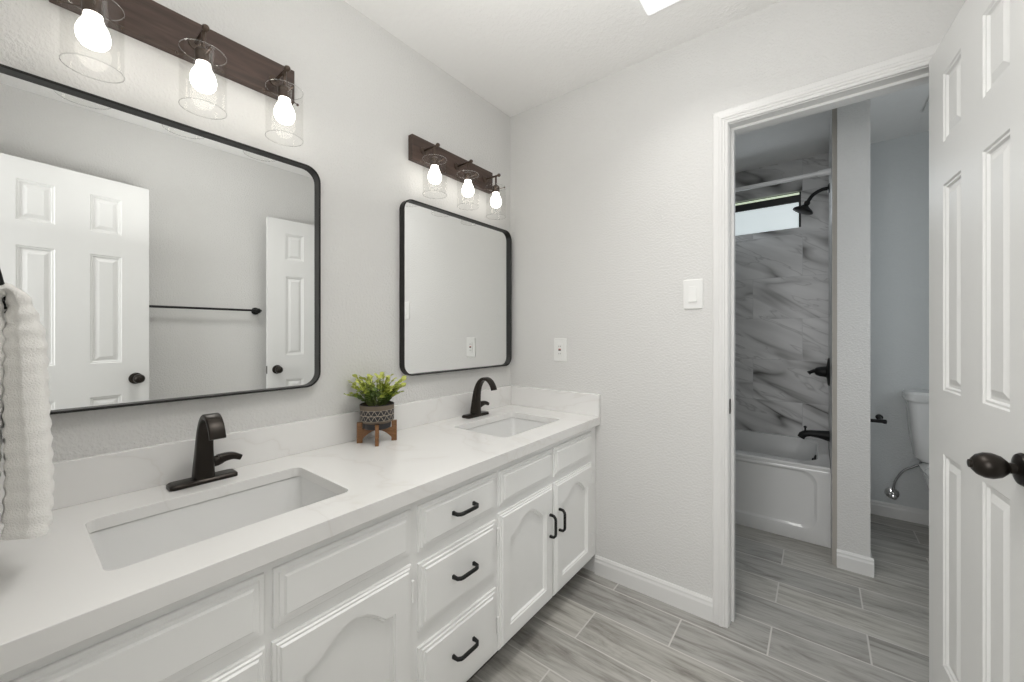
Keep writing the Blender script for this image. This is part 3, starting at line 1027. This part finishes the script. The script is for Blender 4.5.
loft(bm, [[(a_, y, b_) for a_, b_ in rrect(0.955 + d, 1.033 - d, 1.295 + d, 1.422 - d, 0.005)] for d, y in ((0.0, -0.0003), (0.0, -0.003), (0.003, -0.0065))])
obj('cover_plate', bm, M['plastic'], sw, smooth=30)
bm = BM()
loft(bm, [[(a_, -0.0064 if b_ > 1.33 else -0.0064, b_) for a_, b_ in rrect(0.9775, 1.0105, 1.3255, 1.3925, 0.002, 2)], [(a_, -0.0075 if b_ > 1.36 else -0.0125, b_) for a_, b_ in rrect(0.9785, 1.0095, 1.3265, 1.3915, 0.002, 2)]])
obj('rocker', bm, M['plastic'], sw)

# ------------------------------------------------------------------ potted plant on its wooden stand
pc = Vector((0.098, -0.940, ZC))
st = thing('plant_stand', 'small walnut cross-leg stand under the plant pot', 'plant stand', pc)
ang0 = math.atan2(-0.043, 0.064)
for q in range(2):
    a_ = ang0 + q * PI / 2
    d = Vector((math.cos(a_), math.sin(a_), 0)); w = Vector((-d.y, d.x, 0)) * 0.0065
    # arched crosspiece
    prof = []
    for i in range(13):
        s = -1 + 2 * i / 12
        prof.append((0.052 * s, 0.014 + 0.030 * (1 - s * s)))
    top = 0.052 if q == 0 else 0.0515
    bm = BM()
    bot = [pc + d * s + Vector((0, 0, z)) for s, z in prof]
    tp = [pc + d * s + Vector((0, 0, top)) for s, z in prof]
    loft(bm, [[bot[i] - w, bot[i] + w, tp[i] + w, tp[i] - w] for i in range(13)])
    obj('crosspiece', bm, M['standwood'], st)
    for sg in (-1, 1):
        bm = BM()
        o1, o2 = d * sg * 0.0515, d * sg * 0.0715
        lo = [pc + o1 - w, pc + o2 - w, pc + o2 + w, pc + o1 + w]
        loft(bm, [[p + Vector((0, 0, z)) for p in lo] for z in (0.0003, 0.075 + 0.002 * q)])
        obj('leg', bm, M['standwood'], st, bevel=0.001)
pp = thing('potted_plant', 'small leafy green plant in a dark patterned pot on the counter', 'plant', pc + Vector((0, 0, 0.0525)))
bm = BM()
prof = [(0.0001, 0.0535), (0.040, 0.053), (0.046, 0.056), (0.049, 0.064), (0.0505, 0.090), (0.0595, 0.0905), (0.0600, 0.142), (0.0590, 0.144), (0.0550, 0.1435), (0.0545, 0.130)]
prof = [(0.0001, 0.0530), (0.042, 0.0530), (0.0475, 0.056), (0.0493, 0.066), (0.0497, 0.0775), (0.0500, 0.079), (0.0610, 0.0795), (0.0612, 0.143), (0.0600, 0.1445), (0.0560, 0.1440), (0.0550, 0.128), (0.0001, 0.128)]
prof = [(0.0001, 0.0530), (0.045, 0.0530), (0.0490, 0.056), (0.0500, 0.066), (0.0506, 0.0785), (0.0580, 0.0800), (0.0612, 0.0840), (0.0618, 0.143), (0.0600, 0.1445), (0.0560, 0.1440), (0.0550, 0.128), (0.0001, 0.128)]
n = 64
vs = loft(bm, [circ(pc + Vector((0, 0, z)), r, n, (1, 0, 0), (0, 1, 0)) for r, z in prof], False, False)
uvl = bm.loops.layers.uv.new('UVMap')
for f_ in bm.faces:
    angs = []
    for lp in f_.loops:
        angs.append(math.atan2(lp.vert.co.y - pc.y, lp.vert.co.x - pc.x) / (2 * PI))
    if max(angs) - min(angs) > 0.5:
        angs = [a_ + 1 if a_ < 0 else a_ for a_ in angs]
    for lp, a_ in zip(f_.loops, angs):
        lp[uvl].uv = (a_ * 17, (lp.vert.co.z - ZC - 0.053) / 0.091)
obj('pot', bm, M['pot'], pp, smooth=45)
bm = BM()
lathe(bm, pc + Vector((0, 0, 0.1285)), (0, 0, 1), [(0.0545, 0.0), (0.0548, 0.005), (0.03, 0.009), (0.0001, 0.010)], 32)
obj('soil', bm, M['soil'], pp, smooth=True)
bm = BM()
tl = bm.verts.layers.float.new('tint')
rnd = random.Random(3)
def leaf(bm, p, d, size, tint):
    """Pointed oval leaf, folded along its midrib."""
    d = d.normalized()
    u, v = frame_of(d)
    side, nor = u, v
    tw = rnd.uniform(-0.9, 0.9)
    side = (u * math.cos(tw) + v * math.sin(tw)); nor = (v * math.cos(tw) - u * math.sin(tw))
    mid, lf, rt = [], [], []
    for t, w in ((0.0, 0.05), (0.25, 0.31), (0.5, 0.40), (0.75, 0.30), (1.0, 0.02)):
        c = p + d * (size * t) - nor * (0.18 * size * t * t)
        mid.append(bm.verts.new(c))
        lf.append(bm.verts.new(c + side * (w * size) + nor * (w * size * 0.25)))
        rt.append(bm.verts.new(c - side * (w * size) + nor * (w * size * 0.25)))
    for x_ in mid + lf + rt:
        x_[tl] = min(1, max(0, tint + rnd.uniform(-0.05, 0.05)))
    for i in range(4):
        bm.faces.new((mid[i], mid[i + 1], lf[i + 1], lf[i]))
        bm.faces.new((mid[i], rt[i], rt[i + 1], mid[i + 1]))
stems = BM()
top0 = pc + Vector((0, 0, 0.134))
for s in range(84):
    az = rnd.uniform(0, 2 * PI)
    el = math.radians(rnd.choice([rnd.uniform(28, 55), rnd.uniform(40, 88)]))
    ln = rnd.uniform(0.055, 0.092) * (0.92 + 0.55 * math.sin(el))
    base = top0 + Vector((math.cos(az), math.sin(az), 0)) * rnd.uniform(0.005, 0.035)
    dirv = Vector((math.cos(az) * math.cos(el), math.sin(az) * math.cos(el), math.sin(el)))
    pts = [base + dirv * (ln * t) + Vector((0, 0, 0.012 * math.sin(PI * t))) for t in (0, 0.35, 0.7, 1.0)]
    tube(stems, pts, [0.0013, 0.0011, 0.0009, 0.0006], 6)
    for j in range(7):
        t = 0.25 + 0.75 * j / 6
        p = base + dirv * (ln * t) + Vector((0, 0, 0.012 * math.sin(PI * t)))
        la = az + rnd.uniform(-1.6, 1.6)
        ld = dirv * 0.8 + Vector((math.cos(la), math.sin(la), rnd.uniform(-0.1, 0.5))) * 0.8
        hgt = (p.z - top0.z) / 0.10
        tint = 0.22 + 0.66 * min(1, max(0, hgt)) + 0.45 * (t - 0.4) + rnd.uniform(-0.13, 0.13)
        leaf(bm, p, ld, rnd.uniform(0.014, 0.022), tint)
obj('foliage', bm, M['leaf'], pp, smooth=60)
obj('stems', stems, plain('green_stem', (0.10, 0.13, 0.03), 0.6), pp, smooth=True)

# ------------------------------------------------------------------ towel ring and hand towel at the left edge
rx = 0.345
tr = thing('towel_ring', 'black towel ring on the wall at the left edge', 'towel ring', (rx, YF, 1.40))
bm = BM()
lathe(bm, (rx, YF + 0.0005, 1.405), (0, 1, 0), [(0.026, 0.0), (0.026, 0.006), (0.020, 0.010), (0.011, 0.014), (0.010, 0.060), (0.013, 0.064), (0.013, 0.080), (0.006, 0.085)], 24)
obj('mount', bm, M['black'], tr, smooth=True)
bm = BM()
vdir = Vector((0, -0.030, 0.160)).normalized()
torus(bm, (rx, -1.8185, 1.330), 0.080, 0.0050, (1, 0, 0), vdir)
obj('ring', bm, M['black'], tr, smooth=True)
tw = BM()
rnd = random.Random(11)
# path of the cloth in the y-z plane: front hem, up over the ring's lowest point, down behind
fr = [(-1.780, 0.866), (-1.777, 0.93), (-1.778, 1.00), (-1.780, 1.08), (-1.781, 1.16), (-1.784, 1.215), (-1.789, 1.250), (-1.8025, 1.265), (-1.815, 1.250), (-1.820, 1.215), (-1.823, 1.15), (-1.828, 1.05), (-1.833, 0.95), (-1.838, 0.885)]
sp = smooth_path([(0, y, z) for y, z in fr], 10)
rings = []
acc = 0.0
for i, p in enumerate(sp):
    if i: acc += (p - sp[i - 1]).length
    d = (sp[min(i + 1, len(sp) - 1)] - sp[max(i - 1, 0)]).normalized()
    nn = Vector((0, d.z, -d.y))
    topness = max(0.0, min(1.0, (p.z - 0.9) / 0.36))
    hw = 0.078 - 0.026 * topness ** 1.5
    front = i < len(sp) * 0.5
    th_ = (0.0200 if front else 0.0180) * (1 - 0.60 * max(0, (topness - 0.80) / 0.20))
    rib = 0.0015 * math.sin(acc * 2 * PI / 0.027)
    ring = []
    K = 44
    for k in range(K):
        a_ = 2 * PI * k / K
        s = math.cos(a_)
        e = math.sin(a_)
        sx_ = math.copysign(abs(s) ** 0.6, s) * (hw + rib * 0.8)
        fold = 0.0080 * math.sin(7.3 * s + 1.1 + acc * 2.1) * (1 - 0.6 * topness)
        ty = math.copysign(abs(e) ** 0.6, e) * (th_ + rib) + fold
        ring.append(Vector((rx + 0.004 + sx_, p.y, p.z)) + nn * ty)
    rings.append(ring)
loft(tw, rings)
to = obj('hand_towel', tw, M['towel'], origin=(rx, -1.79, 0.85), smooth=60)
tag(to, 'white ribbed hand towel draped over the black ring at the left edge', 'towel')

# ------------------------------------------------------------------ towel bar on the opposite wall (seen in the mirror)
tb = thing('towel_bar', 'long black towel bar on the wall, reflected in the nearer mirror', 'towel bar', (XR, -0.97, 1.353))
bm = BM()
tube(bm, [(XR - 0.060, -1.345, 1.355), (XR - 0.060, -0.670, 1.355)], 0.0075, 14)
obj('bar', bm, M['black'], tb, smooth=True)
for y in (-1.325, -0.690):
    bm = BM()
    lathe(bm, (XR - 0.0005, y, 1.353), (-1, 0, 0), [(0.026, 0.0), (0.026, 0.006), (0.018, 0.010), (0.010, 0.016), (0.010, 0.045), (0.017, 0.050), (0.018, 0.062), (0.012, 0.072), (0.0001, 0.073)], 24)
    obj('post', bm, M['black'], tb, smooth=True)

# ------------------------------------------------------------------ ceiling fixtures
cl = thing('ceiling_light', 'square white ceiling light above the vanity room', 'ceiling light', (1.04, -0.41, H))
lx0, lx1, ly0, ly1 = 0.888, 1.188, -0.557, -0.257
bm = BM()
loft(bm, [[(x, y, z) for x, y in rrect(lx0 + d, lx1 - d, ly0 + d, ly1 - d, 0.004)] for d, z in ((0.002, H - 0.0005), (0.0, H - 0.012), (0.006, H - 0.020))])
obj('housing', bm, M['ledlens'], cl, smooth=30)
bm = BM()
loft(bm, [[(x, y, z) for x, y in rrect(lx0 + d, lx1 - d, ly0 + d, ly1 - d, 0.008)] for d, z in ((0.012, H - 0.020), (0.016, H - 0.026))])
obj('diffuser', bm, M['ledlens'], cl, smooth=30)

vf = thing('ceiling_vent', 'square white vent grille on the ceiling over the toilet', 'vent', (2.0, 1.2, H))
vx0, vx1, vy0, vy1 = 1.880, 2.180, 1.09, 1.39
bm = BM()
loft(bm, [[(x, y, z) for x, y in rrect(vx0 + d, vx1 - d, vy0 + d, vy1 - d, 0.01)] for d, z in ((0.0, H - 0.0005), (0.0, H - 0.010), (0.020, H - 0.022))])
obj('cover', bm, M['plastic'], vf, smooth=30)
for k in range(9):
    y = vy0 + 0.05 + k * 0.025
    obj('louvre', box(BM(), vx0 + 0.04, vx1 - 0.04, y - 0.004, y + 0.004, H - 0.026, H - 0.0221), M['plastic'], vf)

# ------------------------------------------------------------------ bathtub
TX0, TX1, TY0, TY1, TZ = XL2 + 0.003, XP0 - 0.005, 1.000, YB - 0.013, 0.445
bt = thing('bathtub', 'white alcove bathtub with a recessed apron panel', 'bathtub', ((TX0 + TX1) / 2, 1.36, 0.0))
def tub_ring(x0, x1, y0, y1, r, z, k=8):
    return [(x, y, z) for x, y in rrect(x0, x1, y0, y1, r, k)]
bm = BM()
rings = [tub_ring(TX0, TX1, TY0 + 0.02, TY1, 0.004, 0.0005), tub_ring(TX0, TX1, TY0 + 0.02, TY1, 0.004, 0.40),
         tub_ring(TX0, TX1, TY0 + 0.012, TY1, 0.004, TZ - 0.030), tub_ring(TX0, TX1, TY0 - 0.004, TY1, 0.004, TZ - 0.022), tub_ring(TX0, TX1, TY0 - 0.006, TY1, 0.004, TZ - 0.008),
         tub_ring(TX0 + 0.002, TX1 - 0.002, TY0, TY1 - 0.002, 0.006, TZ),
         tub_ring(TX0 + 0.075, TX1 - 0.055, TY0 + 0.070, TY1 - 0.045, 0.11, TZ + 0.001), tub_ring(TX0 + 0.085, TX1 - 0.062, TY0 + 0.080, TY1 - 0.053, 0.11, TZ - 0.010),
         tub_ring(TX0 + 0.12, TX1 - 0.075, TY0 + 0.095, TY1 - 0.070, 0.12, TZ - 0.12), tub_ring(TX0 + 0.20, TX1 - 0.095, TY0 + 0.115, TY1 - 0.095, 0.13, 0.12),
         tub_ring(TX0 + 0.26, TX1 - 0.135, TY0 + 0.155, TY1 - 0.135, 0.12, 0.075), tub_ring(TX0 + 0.36, TX1 - 0.25, TY0 + 0.22, TY1 - 0.20, 0.08, 0.070)]
loft(bm, rings)
obj('shell', bm, M['tub'], bt, smooth=38)
bm = BM()
ap = [(0.0, 0.020), (0.0, 0.0), (0.004, -0.0035)]
o_ = lambda d: rrect(TX0 + d, TX1 - d, 0.001 + d, TZ - 0.024 - d, 0.004, 8)
i_ = lambda d: rrect(TX0 + 0.07 + d, TX1 - 0.060 - d, 0.078 + d, TZ - 0.040 - d, 0.07, 8)
q = lambda pts, y: [(a_, y, b_) for a_, b_ in pts]
loft(bm, [q(o_(0), TY0 + 0.0195), q(o_(0), TY0 + 0.002), q(o_(0.004), TY0), q(i_(0), TY0), q(i_(0.012), TY0 + 0.009), q(i_(0.02), TY0 + 0.010)], False, True)
obj('apron', bm, M['tub'], bt, smooth=25)
bm = BM()
lathe(bm, (TX1 - 0.068, 1.36, 0.385), (-1, 0, 0.12), [(0.034, 0.0), (0.034, 0.005), (0.026, 0.010), (0.010, 0.012), (0.008, 0.020), (0.0001, 0.021)], 24)
obj('overflow_plate', bm, M['black'], bt, smooth=True, label='dark overflow plate')
bm = BM()
lathe(bm, (TX1 - 0.30, 1.36, 0.0705), (0, 0, 1), [(0.030, 0.0), (0.030, 0.003), (0.018, 0.004), (0.0001, 0.008)], 24)
obj('drain', bm, M['black'], bt, smooth=True, label='dark drain')

# ------------------------------------------------------------------ shower fittings on the partition's tile face
XT = XP0 - 0.0045
YS = 1.36
shd = thing('showerhead', 'black shower head on a bent arm above the tub', 'shower head', (XT, YS, 2.10))
bm = BM()
lathe(bm, (XT, YS, 2.100), (-1, 0, 0), [(0.030, 0.0), (0.030, 0.003), (0.022, 0.008), (0.010, 0.010)], 24)
obj('flange', bm, M['black'], shd, smooth=True)
bm = BM()
tube(bm, smooth_path([(XT - 0.004, YS, 2.100), (XT - 0.040, YS, 2.098), (XT - 0.082, YS, 2.075), (XT - 0.110, YS, 2.035)], 5), 0.0110, 12)
obj('arm', bm, M['black'], shd, smooth=True)
bm = BM()
ax = Vector((-0.42, 0, -0.90)).normalized()
lathe(bm, (XT - 0.108, YS, 2.040), ax, [(0.013, 0.0), (0.017, 0.008), (0.017, 0.018), (0.014, 0.024), (0.022, 0.034), (0.050, 0.052), (0.058, 0.060), (0.058, 0.068), (0.052, 0.071), (0.0001, 0.070)], 28)
obj('spray_head', bm, M['black'], shd, smooth=35)

sv = thing('shower_valve', 'black round shower valve trim with lever, on the marble tile', 'valve', (XT, YS, 0.95))
bm = BM()
lathe(bm, (XT, YS, 0.950), (-1, 0, 0), [(0.088, 0.0), (0.088, 0.004), (0.080, 0.010), (0.040, 0.014), (0.034, 0.018), (0.031, 0.045), (0.024, 0.066), (0.014, 0.074)], 32)
obj('escutcheon', bm, M['black'], sv, smooth=35)
bm = BM()
tube(bm, smooth_path([(XT - 0.058, YS, 0.950), (XT - 0.074, YS - 0.004, 0.953), (XT - 0.094, YS - 0.012, 0.945), (XT - 0.105, YS - 0.016, 0.938)], 4), [0.014, 0.0135, 0.013, 0.0125, 0.012, 0.0115, 0.011, 0.0105, 0.010, 0.011, 0.012, 0.0125, 0.012], 12)
obj('lever', bm, M['black'], sv, smooth=True)

ts = thing('tub_spout', 'black tub spout with diverter over the tub rim', 'tub spout', (XT, YS, 0.545))
prof = [(0.0, 0.548, 0.034), (0.015, 0.549, 0.031), (0.055, 0.552, 0.024), (0.095, 0.552, 0.020), (0.122, 0.546, 0.021), (0.138, 0.534, 0.022), (0.144, 0.518, 0.021)]
bm = BM()
rings = []
for i, (s, z, r) in enumerate(prof):
    t_ = i / (len(prof) - 1)
    a_ = 0.0 if t_ < 0.5 else (t_ - 0.5) * 2 * 1.1
    d = Vector((-math.cos(a_), 0, -math.sin(a_)))
    nn = Vector((-d.z, 0, d.x))
    rings.append(circ((XT - s, YS, z), r, 20, (0, 1, 0), nn, r * 1.0))
loft(bm, rings)
sb = obj('spout_body', bm, M['black'], ts, smooth=True)
bm = BM()
lathe(bm, (XT - 0.122, YS, 0.560), (0, 0, 1), [(0.005, 0.0), (0.005, 0.022), (0.009, 0.025), (0.009, 0.032), (0.004, 0.036)], 14)
obj('diverter_knob', bm, M['black'], ts, smooth=True)

rod = thing('shower_rod', 'white shower curtain rod across the tub opening', 'curtain rod', (0.71, 1.02, 2.09))
bm = BM()
tube(bm, [(XL2 + 0.004, 1.0, 2.088), (XT - 0.03, 1.0, 2.088)], 0.0125, 16)
obj('rod', bm, M['whiterod'], rod, smooth=True)
for x, s in ((XT - 0.0005, -1), (XL2 + 0.0005, 1)):
    bm = BM()
    lathe(bm, (x, 1.0, 2.088), (s, 0, 0), [(0.019, 0.0), (0.018, 0.012), (0.0165, 0.055), (0.0125, 0.057)], 20)
    obj('end_cup', bm, M['whiterod'], rod, smooth=True)

# ------------------------------------------------------------------ toilet
TC = 2.062
tlt = thing('toilet', 'white two-piece toilet half hidden behind the open door', 'toilet', (TC, 1.35, 0.0))
def rr3(x0, x1, y0, y1, r, z):
    return [(x, y, z) for x, y in rrect(x0, x1, y0, y1, r, 6)]
bm = BM()
loft(bm, [rr3(TC - 0.165, TC + 0.165, 1.545, 1.695, 0.03, 0.425), rr3(TC - 0.185, TC + 0.185, 1.530, 1.698, 0.04, 0.445), rr3(TC - 0.205, TC + 0.205, 1.515, 1.700, 0.04, 0.60), rr3(TC - 0.218, TC + 0.218, 1.508, 1.702, 0.04, 0.782)])
obj('tank', bm, M['china'], tlt, smooth=35)
bm = BM()
loft(bm, [rr3(TC - 0.224, TC + 0.224, 1.500, 1.704, 0.04, 0.783), rr3(TC - 0.232, TC + 0.232, 1.494, 1.708, 0.045, 0.793), rr3(TC - 0.232, TC + 0.232, 1.494, 1.708, 0.045, 0.828), rr3(TC - 0.220, TC + 0.220, 1.505, 1.700, 0.04, 0.842)])
obj('tank_lid', bm, M['china'], tlt, smooth=35)
def egg(cx_, cy_, hw, back, front, z, n=40):
    out = []
    for i in range(n):
        a_ = 2 * PI * i / n
        s, c = math.sin(a_), math.cos(a_)
        out.append((cx_ + hw * c, cy_ + (back if s > 0 else front) * s, z))
    return out
bm = BM()
Y0 = 1.30
loft(bm, [egg(TC, Y0 + 0.05, 0.115, 0.20, 0.22, 0.0005), egg(TC, Y0 + 0.05, 0.112, 0.20, 0.215, 0.05), egg(TC, Y0 + 0.04, 0.105, 0.20, 0.20, 0.14), egg(TC, Y0 + 0.02, 0.125, 0.20, 0.22, 0.22), egg(TC, Y0, 0.165, 0.225, 0.265, 0.31), egg(TC, Y0, 0.183, 0.235, 0.285, 0.375), egg(TC, Y0, 0.185, 0.235, 0.288, 0.395),
          egg(TC, Y0, 0.150, 0.19, 0.245, 0.396), egg(TC, Y0, 0.135, 0.17, 0.22, 0.33), egg(TC, Y0 + 0.02, 0.08, 0.10, 0.12, 0.23), egg(TC, Y0 + 0.03, 0.04, 0.05, 0.05, 0.19)])
obj('bowl', bm, M['china'], tlt, smooth=45)
bm = BM()
loft(bm, [rr3(TC - 0.09, TC + 0.09, 1.42, 1.610, 0.03, 0.20), rr3(TC - 0.13, TC + 0.13, 1.40, 1.625, 0.04, 0.29), rr3(TC - 0.165, TC + 0.165, 1.39, 1.635, 0.05, 0.37), rr3(TC - 0.168, TC + 0.168, 1.39, 1.635, 0.05, 0.395), rr3(TC - 0.150, TC + 0.150, 1.46, 1.630, 0.04, 0.412), rr3(TC - 0.120, TC + 0.120, 1.56, 1.630, 0.03, 0.4245)])
obj('tank_deck', bm, M['china'], tlt, smooth=35)
bm = BM()
loft(bm, [egg(TC, Y0, 0.187, 0.20, 0.290, 0.397), egg(TC, Y0, 0.187, 0.20, 0.290, 0.414), egg(TC, Y0, 0.130, 0.15, 0.225, 0.415), egg(TC, Y0, 0.128, 0.15, 0.222, 0.397), egg(TC, Y0, 0.187, 0.20, 0.290, 0.397)], False, False)
obj('seat', bm, M['china'], tlt, smooth=40)
bm = BM()
loft(bm, [egg(TC, Y0, 0.184, 0.20, 0.287, 0.4155), egg(TC, Y0, 0.184, 0.20, 0.287, 0.428), egg(TC, Y0, 0.170, 0.185, 0.27, 0.437)])
obj('seat_lid', bm, M['china'], tlt, smooth=40)
vlx = 1.791
sp_ = thing('supply_valve', 'chrome water valve with hose on the wall left of the toilet', 'valve', (vlx, YB, 0.158))
bm = BM()
lathe(bm, (vlx, YB - 0.0005, 0.158), (0, -1, 0), [(0.036, 0.0), (0.035, 0.004), (0.020, 0.012), (0.009, 0.014)], 28)
obj('escutcheon', bm, M['chrome'], sp_, smooth=True)
bm = BM()
tube(bm, [(vlx, YB - 0.012, 0.158), (vlx, YB - 0.060, 0.158)], 0.008, 12)
lathe(bm, (vlx, YB - 0.055, 0.145), (0, 0, 1), [(0.011, 0.0), (0.012, 0.010), (0.012, 0.022), (0.009, 0.034)], 14)
lathe(bm, (vlx, YB - 0.062, 0.158), (0, -1, 0), [(0.006, 0.0), (0.006, 0.012), (0.016, 0.014), (0.016, 0.022), (0.008, 0.026)], 14, )
obj('valve_body', bm, M['chrome'], sp_, smooth=35)
bm = BM()
tube(bm, smooth_path([(vlx, YB - 0.055, 0.176), (vlx + 0.008, YB - 0.055, 0.250), (vlx + 0.045, YB - 0.055, 0.325), (vlx + 0.090, YB - 0.055, 0.360), (TC - 0.152, YB - 0.055, 0.385), (TC - 0.145, YB - 0.055, 0.4246)], 6), 0.0065, 10)
obj('supply_hose', bm, M['steel'], sp_, smooth=True, label='grey braided supply hose')
tp = thing('toilet_paper_holder', 'black toilet paper holder on the toilet side of the partition', 'paper holder', (XP1, 1.20, 0.70))
bm = BM()
lathe(bm, (XP1 + 0.0005, 1.20, 0.700), (1, 0, 0), [(0.024, 0.0), (0.024, 0.006), (0.014, 0.010), (0.0095, 0.014), (0.0095, 0.080), (0.012, 0.084), (0.012, 0.096), (0.004, 0.099)], 24)
obj('post', bm, M['black'], tp, smooth=True)
bm = BM()
tube(bm, [(XP1 + 0.080, 1.20, 0.700), (XP1 + 0.080, 1.34, 0.700)], 0.008, 12)
lathe(bm, (XP1 + 0.080, 1.335, 0.700), (0, 1, 0), [(0.008, 0.0), (0.017, 0.004), (0.017, 0.014), (0.010, 0.018)], 18)
obj('roll_arm', bm, M['black'], tp, smooth=True)
